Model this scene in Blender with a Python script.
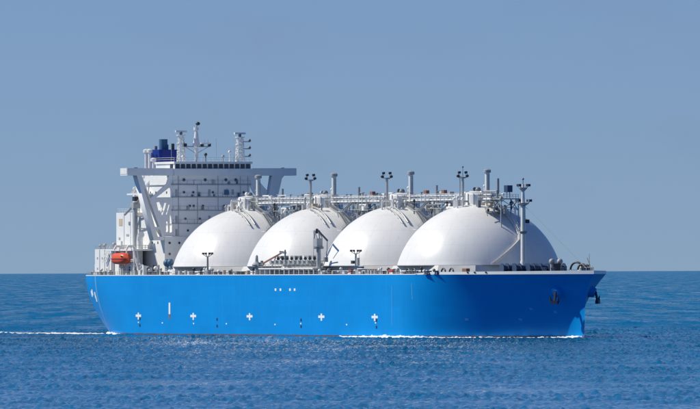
import bpy, bmesh, math, random
import numpy as np
from mathutils import Vector, Matrix

random.seed(7)
rng = np.random.default_rng(11)
for o in list(bpy.data.objects):
    bpy.data.objects.remove(o)
scene = bpy.context.scene
col = scene.collection
R = math.radians

# ------------------------------------------------------------------ camera, sky, sun
DIST, EYE = 2500.0, 16.6
FPX = 3.9 * DIST                                   # focal length in pixels of a 700 px wide picture
cam_d = bpy.data.cameras.new('camera')
cam_d.sensor_width = 36.0
cam_d.lens = 36.0 * FPX / 700.0
cam_d.clip_start, cam_d.clip_end = 10.0, 600000.0
cam = bpy.data.objects.new('camera', cam_d)
col.objects.link(cam)
yaw = math.atan((364.5 - 350.0) / FPX)
pitch = math.atan((271.3 - 204.5) / FPX)
cam.matrix_world = (Matrix.Translation((0, -DIST, EYE)) @ Matrix.Rotation(yaw, 4, 'Z')
                    @ Matrix.Rotation(R(90) + pitch, 4, 'X') @ Matrix.Rotation(R(-0.24), 4, 'Z'))
scene.camera = cam

SUN_DIR = Vector((-0.725, 0.11, 0.68)).normalized()
SUN_EL = math.asin(SUN_DIR.z)
world = bpy.data.worlds.new('World')
scene.world = world
world.use_nodes = True
wn, wl = world.node_tree.nodes, world.node_tree.links
sky = wn.new('ShaderNodeTexSky')
sky.sky_type = 'NISHITA'
sky.sun_disc = False
sky.sun_elevation = SUN_EL
sky.sun_rotation = math.atan2(SUN_DIR.x, SUN_DIR.y)
sky.altitude = 0
sky.air_density = 1.0
sky.dust_density = 0.0
sky.ozone_density = 6.0
bg = wn['Background']
bg.inputs['Strength'].default_value = 0.083
# the sky meets the sea without the thick band of haze at the horizon
geo = wn.new('ShaderNodeTexCoord')
lift = wn.new('ShaderNodeVectorMath')
lift.operation = 'ADD'
lift.inputs[1].default_value = (0, 0, 0.05)
nrm = wn.new('ShaderNodeVectorMath')
nrm.operation = 'NORMALIZE'
wl.new(geo.outputs['Generated'], lift.inputs[0])
wl.new(lift.outputs[0], nrm.inputs[0])
wl.new(nrm.outputs[0], sky.inputs['Vector'])
# faint high cirrus, the same all over the sky
cm = wn.new('ShaderNodeMapping')
cm.inputs['Scale'].default_value = (1, 1, 2.2)
cn = wn.new('ShaderNodeTexNoise')
cn.inputs['Scale'].default_value = 42
cn.inputs['Detail'].default_value = 5
cr_ = wn.new('ShaderNodeMapRange')
cr_.inputs['From Min'].default_value = 0.52
cr_.inputs['From Max'].default_value = 0.80
cr_.inputs['To Max'].default_value = 0.24
cx_ = wn.new('ShaderNodeMix')
cx_.data_type = 'RGBA'
cx_.inputs['B'].default_value = (3.4, 3.7, 4.6, 1)
wl.new(geo.outputs['Generated'], cm.inputs['Vector'])
wl.new(cm.outputs[0], cn.inputs['Vector'])
wl.new(cn.outputs['Fac'], cr_.inputs['Value'])
wl.new(cr_.outputs[0], cx_.inputs['Factor'])
wl.new(sky.outputs[0], cx_.inputs['A'])
tint = wn.new('ShaderNodeMix')                     # one even tint for the whole sky: clear deep blue air
tint.data_type = 'RGBA'
tint.blend_type = 'MULTIPLY'
tint.inputs['Factor'].default_value = 1
tint.inputs['B'].default_value = (0.705, 0.765, 1.01, 1)
wl.new(cx_.outputs['Result'], tint.inputs['A'])
wl.new(tint.outputs['Result'], bg.inputs['Color'])

sun_d = bpy.data.lights.new('sun', 'SUN')
sun_d.energy = 4.6
sun_d.angle = R(0.5)
sun_d.color = (1.0, 0.945, 0.80)
sun = bpy.data.objects.new('sun', sun_d)
col.objects.link(sun)
sun.rotation_euler = SUN_DIR.to_track_quat('Z', 'Y').to_euler()

scene.view_settings.view_transform = 'Standard'
scene.view_settings.look = 'None'
scene.view_settings.gamma = 1
scene.view_settings.exposure = 0.0
scene.render.engine = 'CYCLES'
scene.cycles.use_denoising = True
scene.cycles.sample_clamp_indirect = 0.8
scene.cycles.caustics_reflective = False
scene.cycles.caustics_refractive = False
scene.cycles.use_adaptive_sampling = False
scene.cycles.max_bounces = 4
world.cycles.sampling_method = 'MANUAL'
world.cycles.sample_map_resolution = 2048

# ------------------------------------------------------------------ materials
def mat(name, color, rough=0.5, var=0.0, scale=0.4, metallic=0.0, streak=0.0, streak_col=(0.35, 0.22, 0.14), bump=0.0, spec=0.5):
    m = bpy.data.materials.new(name)
    m.use_nodes = True
    n, l = m.node_tree.nodes, m.node_tree.links
    b = n['Principled BSDF']
    b.inputs['Roughness'].default_value = rough
    b.inputs['Metallic'].default_value = metallic
    b.inputs['Specular IOR Level'].default_value = spec
    b.inputs['Base Color'].default_value = (*color, 1)
    if var or streak or bump:
        tc = n.new('ShaderNodeTexCoord')
        no = n.new('ShaderNodeTexNoise')
        no.inputs['Scale'].default_value = scale
        no.inputs['Detail'].default_value = 6
        no.inputs['Roughness'].default_value = 0.6
        l.new(tc.outputs['Object'], no.inputs['Vector'])
        mp = n.new('ShaderNodeMapRange')
        mp.inputs['From Min'].default_value = 0.3
        mp.inputs['From Max'].default_value = 0.7
        mp.inputs['To Min'].default_value = 1 - var
        mp.inputs['To Max'].default_value = 1 + var * 0.4
        l.new(no.outputs['Fac'], mp.inputs['Value'])
        mul = n.new('ShaderNodeVectorMath')
        mul.operation = 'SCALE'
        mul.inputs[0].default_value = color
        l.new(mp.outputs[0], mul.inputs['Scale'])
        out = mul.outputs[0]
        if streak:
            mpg = n.new('ShaderNodeMapping')
            mpg.inputs['Scale'].default_value = (0.9, 0.9, 0.045)
            l.new(tc.outputs['Object'], mpg.inputs['Vector'])
            n2 = n.new('ShaderNodeTexNoise')
            n2.inputs['Scale'].default_value = 1.0
            n2.inputs['Detail'].default_value = 5
            l.new(mpg.outputs[0], n2.inputs['Vector'])
            r2 = n.new('ShaderNodeMapRange')
            r2.inputs['From Min'].default_value = 0.55
            r2.inputs['From Max'].default_value = 0.8
            r2.inputs['To Max'].default_value = streak
            l.new(n2.outputs['Fac'], r2.inputs['Value'])
            mx = n.new('ShaderNodeMix')
            mx.data_type = 'RGBA'
            l.new(r2.outputs[0], mx.inputs['Factor'])
            l.new(out, mx.inputs['A'])
            mx.inputs['B'].default_value = (*streak_col, 1)
            out = mx.outputs['Result']
        l.new(out, b.inputs['Base Color'])
        if bump:
            bp = n.new('ShaderNodeBump')
            bp.inputs['Strength'].default_value = bump
            bp.inputs['Distance'].default_value = 0.3
            l.new(no.outputs['Fac'], bp.inputs['Height'])
            l.new(bp.outputs[0], b.inputs['Normal'])
    return m

M = {
    'white': mat('white_paint', (0.80, 0.80, 0.79), 0.42, 0.06, 0.5, streak=0.18, streak_col=(0.55, 0.47, 0.38)),
    'tank': mat('tank_white_paint', (0.80, 0.80, 0.795), 0.34, 0.06, 0.12, streak=0.24, streak_col=(0.50, 0.47, 0.43), bump=0.012, spec=0.3),
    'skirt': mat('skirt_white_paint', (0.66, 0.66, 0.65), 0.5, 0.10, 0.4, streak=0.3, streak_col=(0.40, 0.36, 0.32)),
    'hull': mat('blue_hull_paint', (0.0, 0.265, 0.70), 0.42, 0.07, 0.10, streak=0.35, streak_col=(0.02, 0.29, 0.66), bump=0.05, spec=0.15),
    'knuckle': mat('light_blue_paint', (0.10, 0.36, 0.74), 0.4),
    'boot': mat('faded_red_boot_paint', (0.12, 0.09, 0.13), 0.6, 0.35, 0.6),
    'mark': mat('white_marking_paint', (0.82, 0.84, 0.84), 0.5),
    'darkmark': mat('dark_marking_paint', (0.01, 0.025, 0.07), 0.5),
    'deck': mat('deck_paint', (0.20, 0.23, 0.25), 0.7, 0.2, 0.5),
    'grey': mat('grey_steel', (0.38, 0.40, 0.42), 0.45, 0.15, 1.2),
    'midgrey': mat('weathered_grey_steel', (0.20, 0.23, 0.26), 0.5, 0.25, 1.2),
    'dark': mat('dark_steel', (0.025, 0.032, 0.045), 0.5, 0.2, 1.0),
    'anchor': mat('dark_blue_iron', (0.010, 0.030, 0.09), 0.5, 0.2, 1.5),
    'navy': mat('navy_machinery_paint', (0.035, 0.07, 0.15), 0.45, 0.2, 1.0),
    'funnel': mat('royal_blue_paint', (0.004, 0.024, 0.24), 0.4, 0.1, 0.5),
    'slate': mat('slate_blue_paint', (0.05, 0.14, 0.25), 0.5, 0.1, 0.5),
    'glass': mat('dark_window_glass', (0.012, 0.022, 0.055), 0.08),
    'orange': mat('orange_fibreglass', (0.72, 0.10, 0.035), 0.4, 0.08, 1.5),
    'darkorange': mat('dark_orange_trim', (0.30, 0.035, 0.015), 0.5),
    'red': mat('red_paint', (0.36, 0.05, 0.045), 0.5, 0.1, 1.0),
    'brown': mat('red_brown_primer', (0.26, 0.12, 0.09), 0.6, 0.15, 1.0),
    'beige': mat('beige_panel', (0.55, 0.46, 0.33), 0.6, 0.1, 1.0),
}

def plate_wear(m, length, height, depth):
    """shell plating: each plate a touch different, thin darker welds between them"""
    n, l = m.node_tree.nodes, m.node_tree.links
    b = n['Principled BSDF']
    src = b.inputs['Base Color'].links[0].from_socket
    tc = n.new('ShaderNodeTexCoord')
    sx = n.new('ShaderNodeSeparateXYZ')
    cx = n.new('ShaderNodeCombineXYZ')
    l.new(tc.outputs['Object'], sx.inputs[0])
    l.new(sx.outputs['X'], cx.inputs['X'])
    l.new(sx.outputs['Z'], cx.inputs['Y'])
    br = n.new('ShaderNodeTexBrick')
    br.inputs['Scale'].default_value = 1.0
    br.inputs['Brick Width'].default_value = length
    br.inputs['Row Height'].default_value = height
    br.inputs['Mortar Size'].default_value = 0.05
    br.inputs['Mortar Smooth'].default_value = 0.6
    br.inputs['Color1'].default_value = (1, 1, 1, 1)
    br.inputs['Color2'].default_value = (1 - depth, 1 - depth, 1 - depth, 1)
    br.inputs['Mortar'].default_value = (1 - 1.6 * depth, 1 - 1.6 * depth, 1 - 1.6 * depth, 1)
    l.new(cx.outputs[0], br.inputs['Vector'])
    mu = n.new('ShaderNodeMix')
    mu.data_type = 'RGBA'
    mu.blend_type = 'MULTIPLY'
    mu.inputs['Factor'].default_value = 1
    l.new(src, mu.inputs['A'])
    l.new(br.outputs['Color'], mu.inputs['B'])
    l.new(mu.outputs['Result'], b.inputs['Base Color'])
plate_wear(M['hull'], 11.0, 2.6, 0.06)

def dome_seams(m):
    """faint welds along meridians and parallels of a dome, dirt different on each"""
    n, l = m.node_tree.nodes, m.node_tree.links
    b = n['Principled BSDF']
    src = b.inputs['Base Color'].links[0].from_socket
    tc = n.new('ShaderNodeTexCoord')
    sx = n.new('ShaderNodeSeparateXYZ')
    l.new(tc.outputs['Object'], sx.inputs[0])
    def op(o, *a):
        k = n.new('ShaderNodeMath')
        k.operation = o
        for i, v in enumerate(a):
            if isinstance(v, (int, float)):
                k.inputs[i].default_value = v
            else:
                l.new(v, k.inputs[i])
        return k.outputs[0]
    lon = op('MULTIPLY', op('ARCTAN2', sx.outputs['Y'], sx.outputs['X']), 20 / (2 * math.pi))
    f1 = op('GREATER_THAN', op('ABSOLUTE', op('SUBTRACT', op('FRACT', lon), 0.5)), 0.478)
    f2 = op('GREATER_THAN', op('ABSOLUTE', op('SUBTRACT', op('FRACT', op('MULTIPLY', sx.outputs['Z'], 0.26)), 0.5)), 0.475)
    fac = op('MULTIPLY', op('MAXIMUM', f1, f2), 0.07)
    mu = n.new('ShaderNodeMix')
    mu.data_type = 'RGBA'
    l.new(fac, mu.inputs['Factor'])
    l.new(src, mu.inputs['A'])
    mu.inputs['B'].default_value = (0.3, 0.3, 0.31, 1)
    l.new(mu.outputs['Result'], b.inputs['Base Color'])
    oi = n.new('ShaderNodeObjectInfo')
    mv = n.new('ShaderNodeVectorMath')
    mv.operation = 'MULTIPLY_ADD'
    l.new(oi.outputs['Random'], mv.inputs[0])
    mv.inputs[1].default_value = (90, 70, 0)
    for nd in [x for x in n if x.bl_idname == 'ShaderNodeTexNoise']:
        li = nd.inputs['Vector'].links[0]
        a = n.new('ShaderNodeVectorMath')
        a.operation = 'ADD'
        l.new(li.from_socket, a.inputs[0])
        l.new(mv.outputs[0], a.inputs[1])
        l.new(a.outputs[0], nd.inputs['Vector'])
dome_seams(M['tank'])

# ------------------------------------------------------------------ mesh helpers
class MB:
    def __init__(self):
        self.v, self.f = [], []
    def add(self, vs, fs):
        k = len(self.v)
        self.v += [tuple(p) for p in vs]
        self.f += [tuple(i + k for i in f) for f in fs]
        return self
    def box(self, x0, x1, y0, y1, z0, z1):
        vs = [(x, y, z) for z in (z0, z1) for y in (y0, y1) for x in (x0, x1)]
        return self.add(vs, [(0, 2, 3, 1), (4, 5, 7, 6), (0, 1, 5, 4), (2, 6, 7, 3), (0, 4, 6, 2), (1, 3, 7, 5)])
    def cbox(self, c, s):
        return self.box(c[0] - s[0] / 2, c[0] + s[0] / 2, c[1] - s[1] / 2, c[1] + s[1] / 2, c[2] - s[2] / 2, c[2] + s[2] / 2)
    def tube(self, p, q, r, n=8, r2=None, cap=True):
        p, q = Vector(p), Vector(q)
        r2 = r if r2 is None else r2
        d = (q - p).normalized()
        a = d.orthogonal().normalized()
        b = d.cross(a)
        vs = []
        for c, rr in ((p, r), (q, r2)):
            for i in range(n):
                t = 2 * math.pi * i / n
                vs.append(c + a * math.cos(t) * rr + b * math.sin(t) * rr)
        fs = [(i, (i + 1) % n, n + (i + 1) % n, n + i) for i in range(n)]
        if cap:
            fs += [tuple(range(n - 1, -1, -1)), tuple(range(n, 2 * n))]
        return self.add(vs, fs)
    def path(self, pts, r, n=6):
        for a, b in zip(pts[:-1], pts[1:]):
            self.tube(a, b, r, n)
        return self
    def beam(self, p, q, w, h, up=(0, 0, 1)):
        p, q = Vector(p), Vector(q)
        d = (q - p).normalized()
        s = d.cross(Vector(up))
        if s.length < 1e-4:
            s = d.cross(Vector((1, 0, 0)))
        s.normalize()
        u = s.cross(d)
        vs = []
        for c in (p, q):
            for a, b in ((-1, -1), (1, -1), (1, 1), (-1, 1)):
                vs.append(c + s * a * w / 2 + u * b * h / 2)
        return self.add(vs, [(0, 3, 2, 1), (4, 5, 6, 7), (0, 1, 5, 4), (1, 2, 6, 5), (2, 3, 7, 6), (3, 0, 4, 7)])
    def lathe(self, prof, c=(0, 0, 0), n=24, a0=0.0):
        vs, fs = [], []
        for r, z in prof:
            for i in range(n):
                t = a0 + 2 * math.pi * i / n
                vs.append((c[0] + r * math.cos(t), c[1] + r * math.sin(t), c[2] + z))
        for j in range(len(prof) - 1):
            for i in range(n):
                k = (i + 1) % n
                fs.append((j * n + i, j * n + k, (j + 1) * n + k, (j + 1) * n + i))
        fs.append(tuple(range(n - 1, -1, -1)))
        fs.append(tuple(range((len(prof) - 1) * n, len(prof) * n)))
        return self.add(vs, fs)
    def ball(self, c, r, n=10, m=6, sc=(1, 1, 1)):
        prof = [(math.sin(math.pi * j / m) * r, -math.cos(math.pi * j / m) * r) for j in range(m + 1)]
        prof[0] = (0.02 * r, -r)
        prof[-1] = (0.02 * r, r)
        k = len(self.v)
        self.lathe(prof, (0, 0, 0), n)
        self.v[k:] = [(c[0] + x * sc[0], c[1] + y * sc[1], c[2] + z * sc[2]) for x, y, z in self.v[k:]]
        return self
    def prism(self, pts, ext):
        n = len(pts)
        e = Vector(ext)
        vs = [Vector(p) for p in pts] + [Vector(p) + e for p in pts]
        fs = [tuple(range(n - 1, -1, -1)), tuple(range(n, 2 * n))]
        fs += [(i, (i + 1) % n, n + (i + 1) % n, n + i) for i in range(n)]
        return self.add(vs, fs)
    def build(self, name, material, parent=None, smooth=35):
        me = bpy.data.meshes.new(name)
        me.from_pydata(self.v, [], self.f)
        bm = bmesh.new()
        bm.from_mesh(me)
        bmesh.ops.recalc_face_normals(bm, faces=bm.faces)
        bm.to_mesh(me)
        bm.free()
        return link(name, me, material, parent, smooth)

def link(name, me, material, parent=None, smooth=35):
    me.materials.clear()
    me.materials.append(M[material] if isinstance(material, str) else material)
    if smooth:
        me.polygons.foreach_set('use_smooth', [True] * len(me.polygons))
        me.set_sharp_from_angle(angle=R(smooth))
    o = bpy.data.objects.new(name, me)
    col.objects.link(o)
    if parent is not None:
        o.parent = parent
    return o

def plate(name, outline, holes, x, thick, material, parent):
    """flat plate in the plane X = x, outline and holes as (y, z) points, with real thickness"""
    cu = bpy.data.curves.new(name, 'CURVE')
    cu.dimensions = '2D'
    cu.fill_mode = 'BOTH'
    cu.extrude = thick / 2
    for ring in [outline] + holes:
        s = cu.splines.new('POLY')
        s.points.add(len(ring) - 1)
        for p, (a, b) in zip(s.points, ring):
            p.co = (a, b, 0, 1)
        s.use_cyclic_u = True
    tmp = bpy.data.objects.new(name, cu)
    col.objects.link(tmp)
    me = bpy.data.meshes.new_from_object(tmp.evaluated_get(bpy.context.evaluated_depsgraph_get()))
    bpy.data.objects.remove(tmp)
    me.transform(Matrix(((0, 0, 1, x), (1, 0, 0, 0), (0, 1, 0, 0), (0, 0, 0, 1))))
    return link(name, me, material, parent, 0)

def tag(o, label=None, cat=None, group=None, kind=None):
    for k, v in (('label', label), ('category', cat), ('group', group), ('kind', kind)):
        if v:
            o[k] = v
    return o

def empty(name, loc=(0, 0, 0), parent=None):
    o = bpy.data.objects.new(name, None)
    o.empty_display_size = 1
    col.objects.link(o)
    o.location = loc
    o.parent = parent
    return o

# ------------------------------------------------------------------ the sea
def sea_material():
    m = bpy.data.materials.new('sea_water')
    m.use_nodes = True
    n, l = m.node_tree.nodes, m.node_tree.links
    b = n['Principled BSDF']
    b.inputs['Base Color'].default_value = (0.0, 0.130, 0.295, 1)
    b.inputs['IOR'].default_value = 1.33
    geo = n.new('ShaderNodeNewGeometry')
    def noise(sx, sy, detail, rough):
        mp = n.new('ShaderNodeMapping')
        mp.inputs['Scale'].default_value = (sx, sy, 0.5)
        l.new(geo.outputs['Position'], mp.inputs['Vector'])
        t = n.new('ShaderNodeTexNoise')
        t.inputs['Scale'].default_value = 1.0
        t.inputs['Detail'].default_value = detail
        t.inputs['Roughness'].default_value = rough
        l.new(mp.outputs[0], t.inputs['Vector'])
        return t.outputs['Fac']
    # ripples
    bp = n.new('ShaderNodeBump')
    sp = n.new('ShaderNodeSeparateXYZ')              # farther out the mesh is coarser and the bump carries the chop
    l.new(geo.outputs['Position'], sp.inputs[0])
    lod = n.new('ShaderNodeMapRange')
    lod.inputs['From Min'].default_value = -1400
    lod.inputs['From Max'].default_value = 700
    lod.inputs['To Min'].default_value = 0.05
    lod.inputs['To Max'].default_value = 3.0
    l.new(sp.outputs['Y'], lod.inputs['Value'])
    gsum = n.new('ShaderNodeMath')                   # slicks and gust patches drawn out along the wind
    gsum.operation = 'ADD'
    l.new(noise(0.035, 0.0016, 12, 0.80), gsum.inputs[0])
    l.new(noise(0.030, 0.0026, 6, 0.70), gsum.inputs[1])
    gh = n.new('ShaderNodeMath')
    gh.operation = 'MULTIPLY'
    gh.inputs[1].default_value = 0.5
    l.new(gsum.outputs[0], gh.inputs[0])
    gust = gh.outputs[0]
    gm = n.new('ShaderNodeMapRange')
    gm.inputs['From Min'].default_value = 0.42
    gm.inputs['From Max'].default_value = 0.57
    gm.inputs['To Min'].default_value = 0.0
    gm.inputs['To Max'].default_value = 2.2
    l.new(gust, gm.inputs['Value'])
    gx = n.new('ShaderNodeMath')
    gx.operation = 'MULTIPLY'
    l.new(lod.outputs[0], gx.inputs[0])
    l.new(gm.outputs[0], gx.inputs[1])
    l.new(gx.outputs[0], bp.inputs['Strength'])
    bp.inputs['Distance'].default_value = 0.35
    l.new(noise(1.7, 1.7, 4, 0.5), bp.inputs['Height'])
    l.new(bp.outputs[0], b.inputs['Normal'])
    # wind streaks and gust patches: the water is glossier or duller there
    add = n.new('ShaderNodeMath')
    add.operation = 'ADD'
    l.new(noise(0.45, 0.012, 3, 0.6), add.inputs[0])
    l.new(gust, add.inputs[1])
    mr = n.new('ShaderNodeMapRange')
    mr.inputs['From Min'].default_value = 0.78
    mr.inputs['From Max'].default_value = 1.16
    mr.inputs['To Min'].default_value = 0.62
    mr.inputs['To Max'].default_value = 0.08
    l.new(add.outputs[0], mr.inputs['Value'])
    l.new(mr.outputs[0], b.inputs['Specular IOR Level'])
    # far out, wave fronts too small for the mesh turn their steep sides to the eye: mostly water colour, little mirror
    deep = n.new('ShaderNodeBsdfDiffuse')
    deep.inputs['Color'].default_value = (0.0, 0.122, 0.305, 1)
    far = n.new('ShaderNodeMapRange')
    far.inputs['From Min'].default_value = 60
    far.inputs['From Max'].default_value = 420
    far.inputs['To Min'].default_value = 0.0
    far.inputs['To Max'].default_value = 1.0
    l.new(sp.outputs['Y'], far.inputs['Value'])
    share = n.new('ShaderNodeMapRange')
    share.inputs['From Min'].default_value = 0.90
    share.inputs['From Max'].default_value = 1.09
    share.inputs['To Min'].default_value = 0.22
    share.inputs['To Max'].default_value = 0.92
    fs_ = n.new('ShaderNodeMath')
    fs_.operation = 'ADD'
    l.new(gust, fs_.inputs[0])
    l.new(noise(0.070, 0.0045, 5, 0.75), fs_.inputs[1])
    l.new(fs_.outputs[0], share.inputs['Value'])
    fm_ = n.new('ShaderNodeMath')
    fm_.operation = 'MULTIPLY'
    l.new(share.outputs[0], fm_.inputs[0])
    l.new(far.outputs[0], fm_.inputs[1])
    ms = n.new('ShaderNodeMixShader')
    l.new(fm_.outputs[0], ms.inputs['Fac'])
    l.new(b.outputs[0], ms.inputs[1])
    l.new(deep.outputs[0], ms.inputs[2])
    l.new(ms.outputs[0], n['Material Output'].inputs['Surface'])
    b.inputs['Roughness'].default_value = 0.05
    return m
M['sea'] = sea_material()

NS, NL = 64, 8                                      # short wind chop and a few longer swells
w_len = np.r_[np.exp(rng.uniform(math.log(0.55), math.log(2.3), NS)), rng.uniform(14, 40, NL)]
w_dir = np.r_[R(-93) + rng.normal(0, R(27), NS), R(-120) + rng.normal(0, R(18), NL)]
NW = NS + NL
w_k = 2 * math.pi / w_len
w_kx, w_ky = w_k * np.cos(w_dir), w_k * np.sin(w_dir)
w_ph = rng.uniform(0, 2 * math.pi, NW)
w_amp = np.r_[0.0205 * w_len[:NS] ** 0.4, np.full(NL, 0.05)]
G_MOD = [(0.10, rng.normal(0, 0.06), rng.normal(0, 0.05), rng.uniform(0, 6.3)) for _ in range(14)]
def wave(x, y):
    z = np.zeros(np.broadcast(x, y).shape, dtype=np.float32)
    for i in range(NW):
        z += (w_amp[i] * np.sin(w_kx[i] * x + w_ky[i] * y + w_ph[i])).astype(np.float32)
    g = np.ones_like(z)
    for a_, kx, ky, p in G_MOD:
        g += (a_ * np.sin(kx * x + ky * y + p)).astype(np.float32)
    z *= g
    return z + 0.2 * np.maximum(z, 0) ** 2           # crests sharper than troughs

def spread(lo, hi, step, ratio, limit):
    core = list(np.arange(lo, hi + 1e-6, step))
    def out(start, sgn):
        r, s, p = [], step, start
        while abs(p) < limit:
            s *= ratio
            p += sgn * s
            r.append(p)
        return r
    return np.array(out(lo, -1)[::-1] + core + out(hi, 1), dtype=np.float64)

def sheet(name, xs, ys, drop=0.0):
    X, Y = np.meshgrid(xs, ys)
    Z = wave(X, Y) - drop
    co = np.stack([X, Y, Z], -1).reshape(-1, 3).astype(np.float32)
    ny, nx = X.shape
    idx = np.arange(nx * ny, dtype=np.int32).reshape(ny, nx)
    q = np.stack([idx[:-1, :-1], idx[:-1, 1:], idx[1:, 1:], idx[1:, :-1]], -1).reshape(-1, 4)
    me = bpy.data.meshes.new(name)
    me.vertices.add(len(co))
    me.vertices.foreach_set('co', co.ravel())
    me.loops.add(q.size)
    me.loops.foreach_set('vertex_index', q.ravel())
    me.polygons.add(len(q))
    me.polygons.foreach_set('loop_start', np.arange(0, q.size, 4, dtype=np.int32))
    me.update(calc_edges=True)
    me.polygons.foreach_set('use_smooth', np.ones(len(q), dtype=bool))
    me.materials.append(M['sea'])
    o = bpy.data.objects.new(name, me)
    col.objects.link(o)
    o['kind'] = 'structure'
    return o
ys_near = np.concatenate([[-4000, -3200, -2600, -2200, -1900, -1700, -1600, -1530, -1490], np.arange(-1450, 321, 1.8)])
sheet('sea', spread(-105, 105, 0.25, 1.12, 60000), ys_near)
ys = [318.0]
st = 2.0
while ys[-1] < 160000:
    st *= 1.015
    ys.append(ys[-1] + st)
sheet('sea', spread(-210, 210, 0.9, 1.07, 80000), np.array(ys), 0.02)

# ------------------------------------------------------------------ the ship: hull
HEAD = R(-64.7)                                    # ship's bow swings towards the viewer and to the right
ship = empty('gas_carrier')
ship.rotation_euler = (0, 0, HEAD)
tag(ship, 'blue hulled gas carrier with four white domed tanks and white bridge house', 'ship')
SHIP_M = Matrix.Rotation(HEAD, 4, 'Z')
DECK, HALF = 15.7, 24.0

def levels(s):
    w = s
    return dict(x0=70, tip=125.5 + 1.0 * s + 4.5 * s ** 5, w=w, xa=-88, xe=-134.0 - 6.0 * math.sin(math.pi / 2 * min(s, 1)) ** 0.9, be=12.0 + 4.7 * math.sin(math.pi / 2 * min(s, 1)))
def bow_curve(t, w):
    return HALF * max((1 - w) * 0.5 * (1 + math.cos(math.pi * t ** (0.82 + 0.18 * (1 - t) ** 4))) + w * (1 - t ** 2.05), 0.0)
def outline(s, n_aft=26, n_mid=30, n_bow=54):
    L = levels(s)
    pts = []
    for i in range(n_aft):
        t = 1 - i / n_aft
        pts.append((L['xa'] + (L['xe'] - L['xa']) * t, HALF - (HALF - L['be']) * t ** 1.7))
    for i in range(n_mid):
        pts.append((L['xa'] + (L['x0'] - L['xa']) * i / n_mid, HALF))
    for i in range(n_bow + 1):
        t = i / n_bow
        t = 1 - (1 - t) ** 1.25
        pts.append((L['x0'] + (L['tip'] - L['x0']) * t, bow_curve(t, L['w'])))
    return pts
def half_breadth(x, z):
    s = min(max(z / DECK, 0), 1)
    L = levels(s)
    if x < L['xa']:
        t = min((L['xa'] - x) / (L['xa'] - L['xe']), 1)
        return HALF - (HALF - L['be']) * t ** 1.7
    if x > L['x0']:
        t = min((x - L['x0']) / (L['tip'] - L['x0']), 1)
        return bow_curve(t, L['w'])
    return HALF

def hull_shell(zs, inner=0.0):
    """both sides plus transom between the heights zs"""
    mb = MB()
    rows = []
    for z in zs:
        s = min(max(z / DECK, 0.0), 1.15)
        o = outline(s)
        ring = [(x, -b + inner, z) for x, b in o] + [(x, b - inner, z) for x, b in reversed(o[:-1])]
        rows.append(ring)
    n = len(rows[0])
    vs = [p for r in rows for p in r]
    fs = []
    for j in range(len(rows) - 1):
        for i in range(n):
            k = (i + 1) % n
            fs.append((j * n + i, j * n + k, (j + 1) * n + k, (j + 1) * n + i))
    mb.add(vs, fs)
    return mb, n
zs = [-4, -2, 0.55] + list(np.linspace(1.2, DECK, 26))
mb, n = hull_shell(zs[2:])
hull = mb.build('hull', 'hull', ship, 60)
mb, n = hull_shell(zs[:3])
boot = mb.build('boot_topping', 'boot', hull, 60)
o = outline(1.0)
mb = MB()
mb.add([(x, -b, DECK + 0.004) for x, b in o] + [(x, b, DECK + 0.004) for x, b in o],
       [(i, i + 1, len(o) + i + 1, len(o) + i) for i in range(len(o) - 1)])
deck = mb.build('deck', 'deck', ship, 0)

# white gunwale bar round the deck edge
o = outline(1.0)
for sgn in (-1, 1):
    mb = MB()
    for (x0, b0), (x1, b1) in zip(o[:-1], o[1:]):
        if x0 > 82:
            continue
        mb.beam((x0, sgn * (b0 - 0.08), DECK + 0.11), (x1, sgn * (b1 - 0.08), DECK + 0.11), 0.16, 0.22)
    mb.build('gunwale', 'white', hull)
# white bulwark round the bow, rising forward, with thickness
mb = MB()
bo = [p for p in outline(1.0) if p[0] >= 78]
for sgn in (-1, 1):
    m = len(bo)
    vs = []
    for x, b in bo:
        u = min(max((x - 78) / 7, 0), 1)
        h = 0.20 + 0.46 * u + 0.2 * max(0, (x - 95) / 36)
        f = 0.0
        vs += [(x, sgn * (b + 0.02), DECK + 0.005), (x + f * 0.5, sgn * (b + 0.02 + f), DECK + h),
               (x, sgn * max(b - 0.18, 0) , DECK + h), (x, sgn * max(b - 0.25, 0), DECK + 0.005)]
    fs = []
    for i in range(m - 1):
        for k in range(4):
            fs.append((4 * i + k, 4 * i + (k + 1) % 4, 4 * i + 4 + (k + 1) % 4, 4 * i + 4 + k))
    fs.append((0, 1, 2, 3))
    mb.add(vs, fs)
bul = mb.build('bulwark', 'white', hull, 50)
for x in (99.0, 101.2, 104.6):                     # fairlead openings with dark rollers
    b = half_breadth(x, DECK)
    MB().ball((x, -b - 0.06, DECK + 0.55), 0.36, 10, 6, (1.1, 0.35, 0.7)).build('fairlead', 'dark', hull)

def on_hull(x, z, off=0.02, side=-1):
    return Vector((x, side * (half_breadth(x, z) + off), z))
def hull_patch(name, x0, x1, z0, z1, material, off=0.03, nx=4, nz=4):
    mb = MB()
    vs, fs = [], []
    for k in range(2):
        for j in range(nz + 1):
            for i in range(nx + 1):
                vs.append(on_hull(x0 + (x1 - x0) * i / nx, z0 + (z1 - z0) * j / nz, off if k == 0 else -0.02))
    w = nx + 1
    for j in range(nz):
        for i in range(nx):
            fs.append((j * w + i, j * w + i + 1, (j + 1) * w + i + 1, (j + 1) * w + i))
    mb.add(vs, fs)
    return mb.build(name, material, hull, 0)
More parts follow.
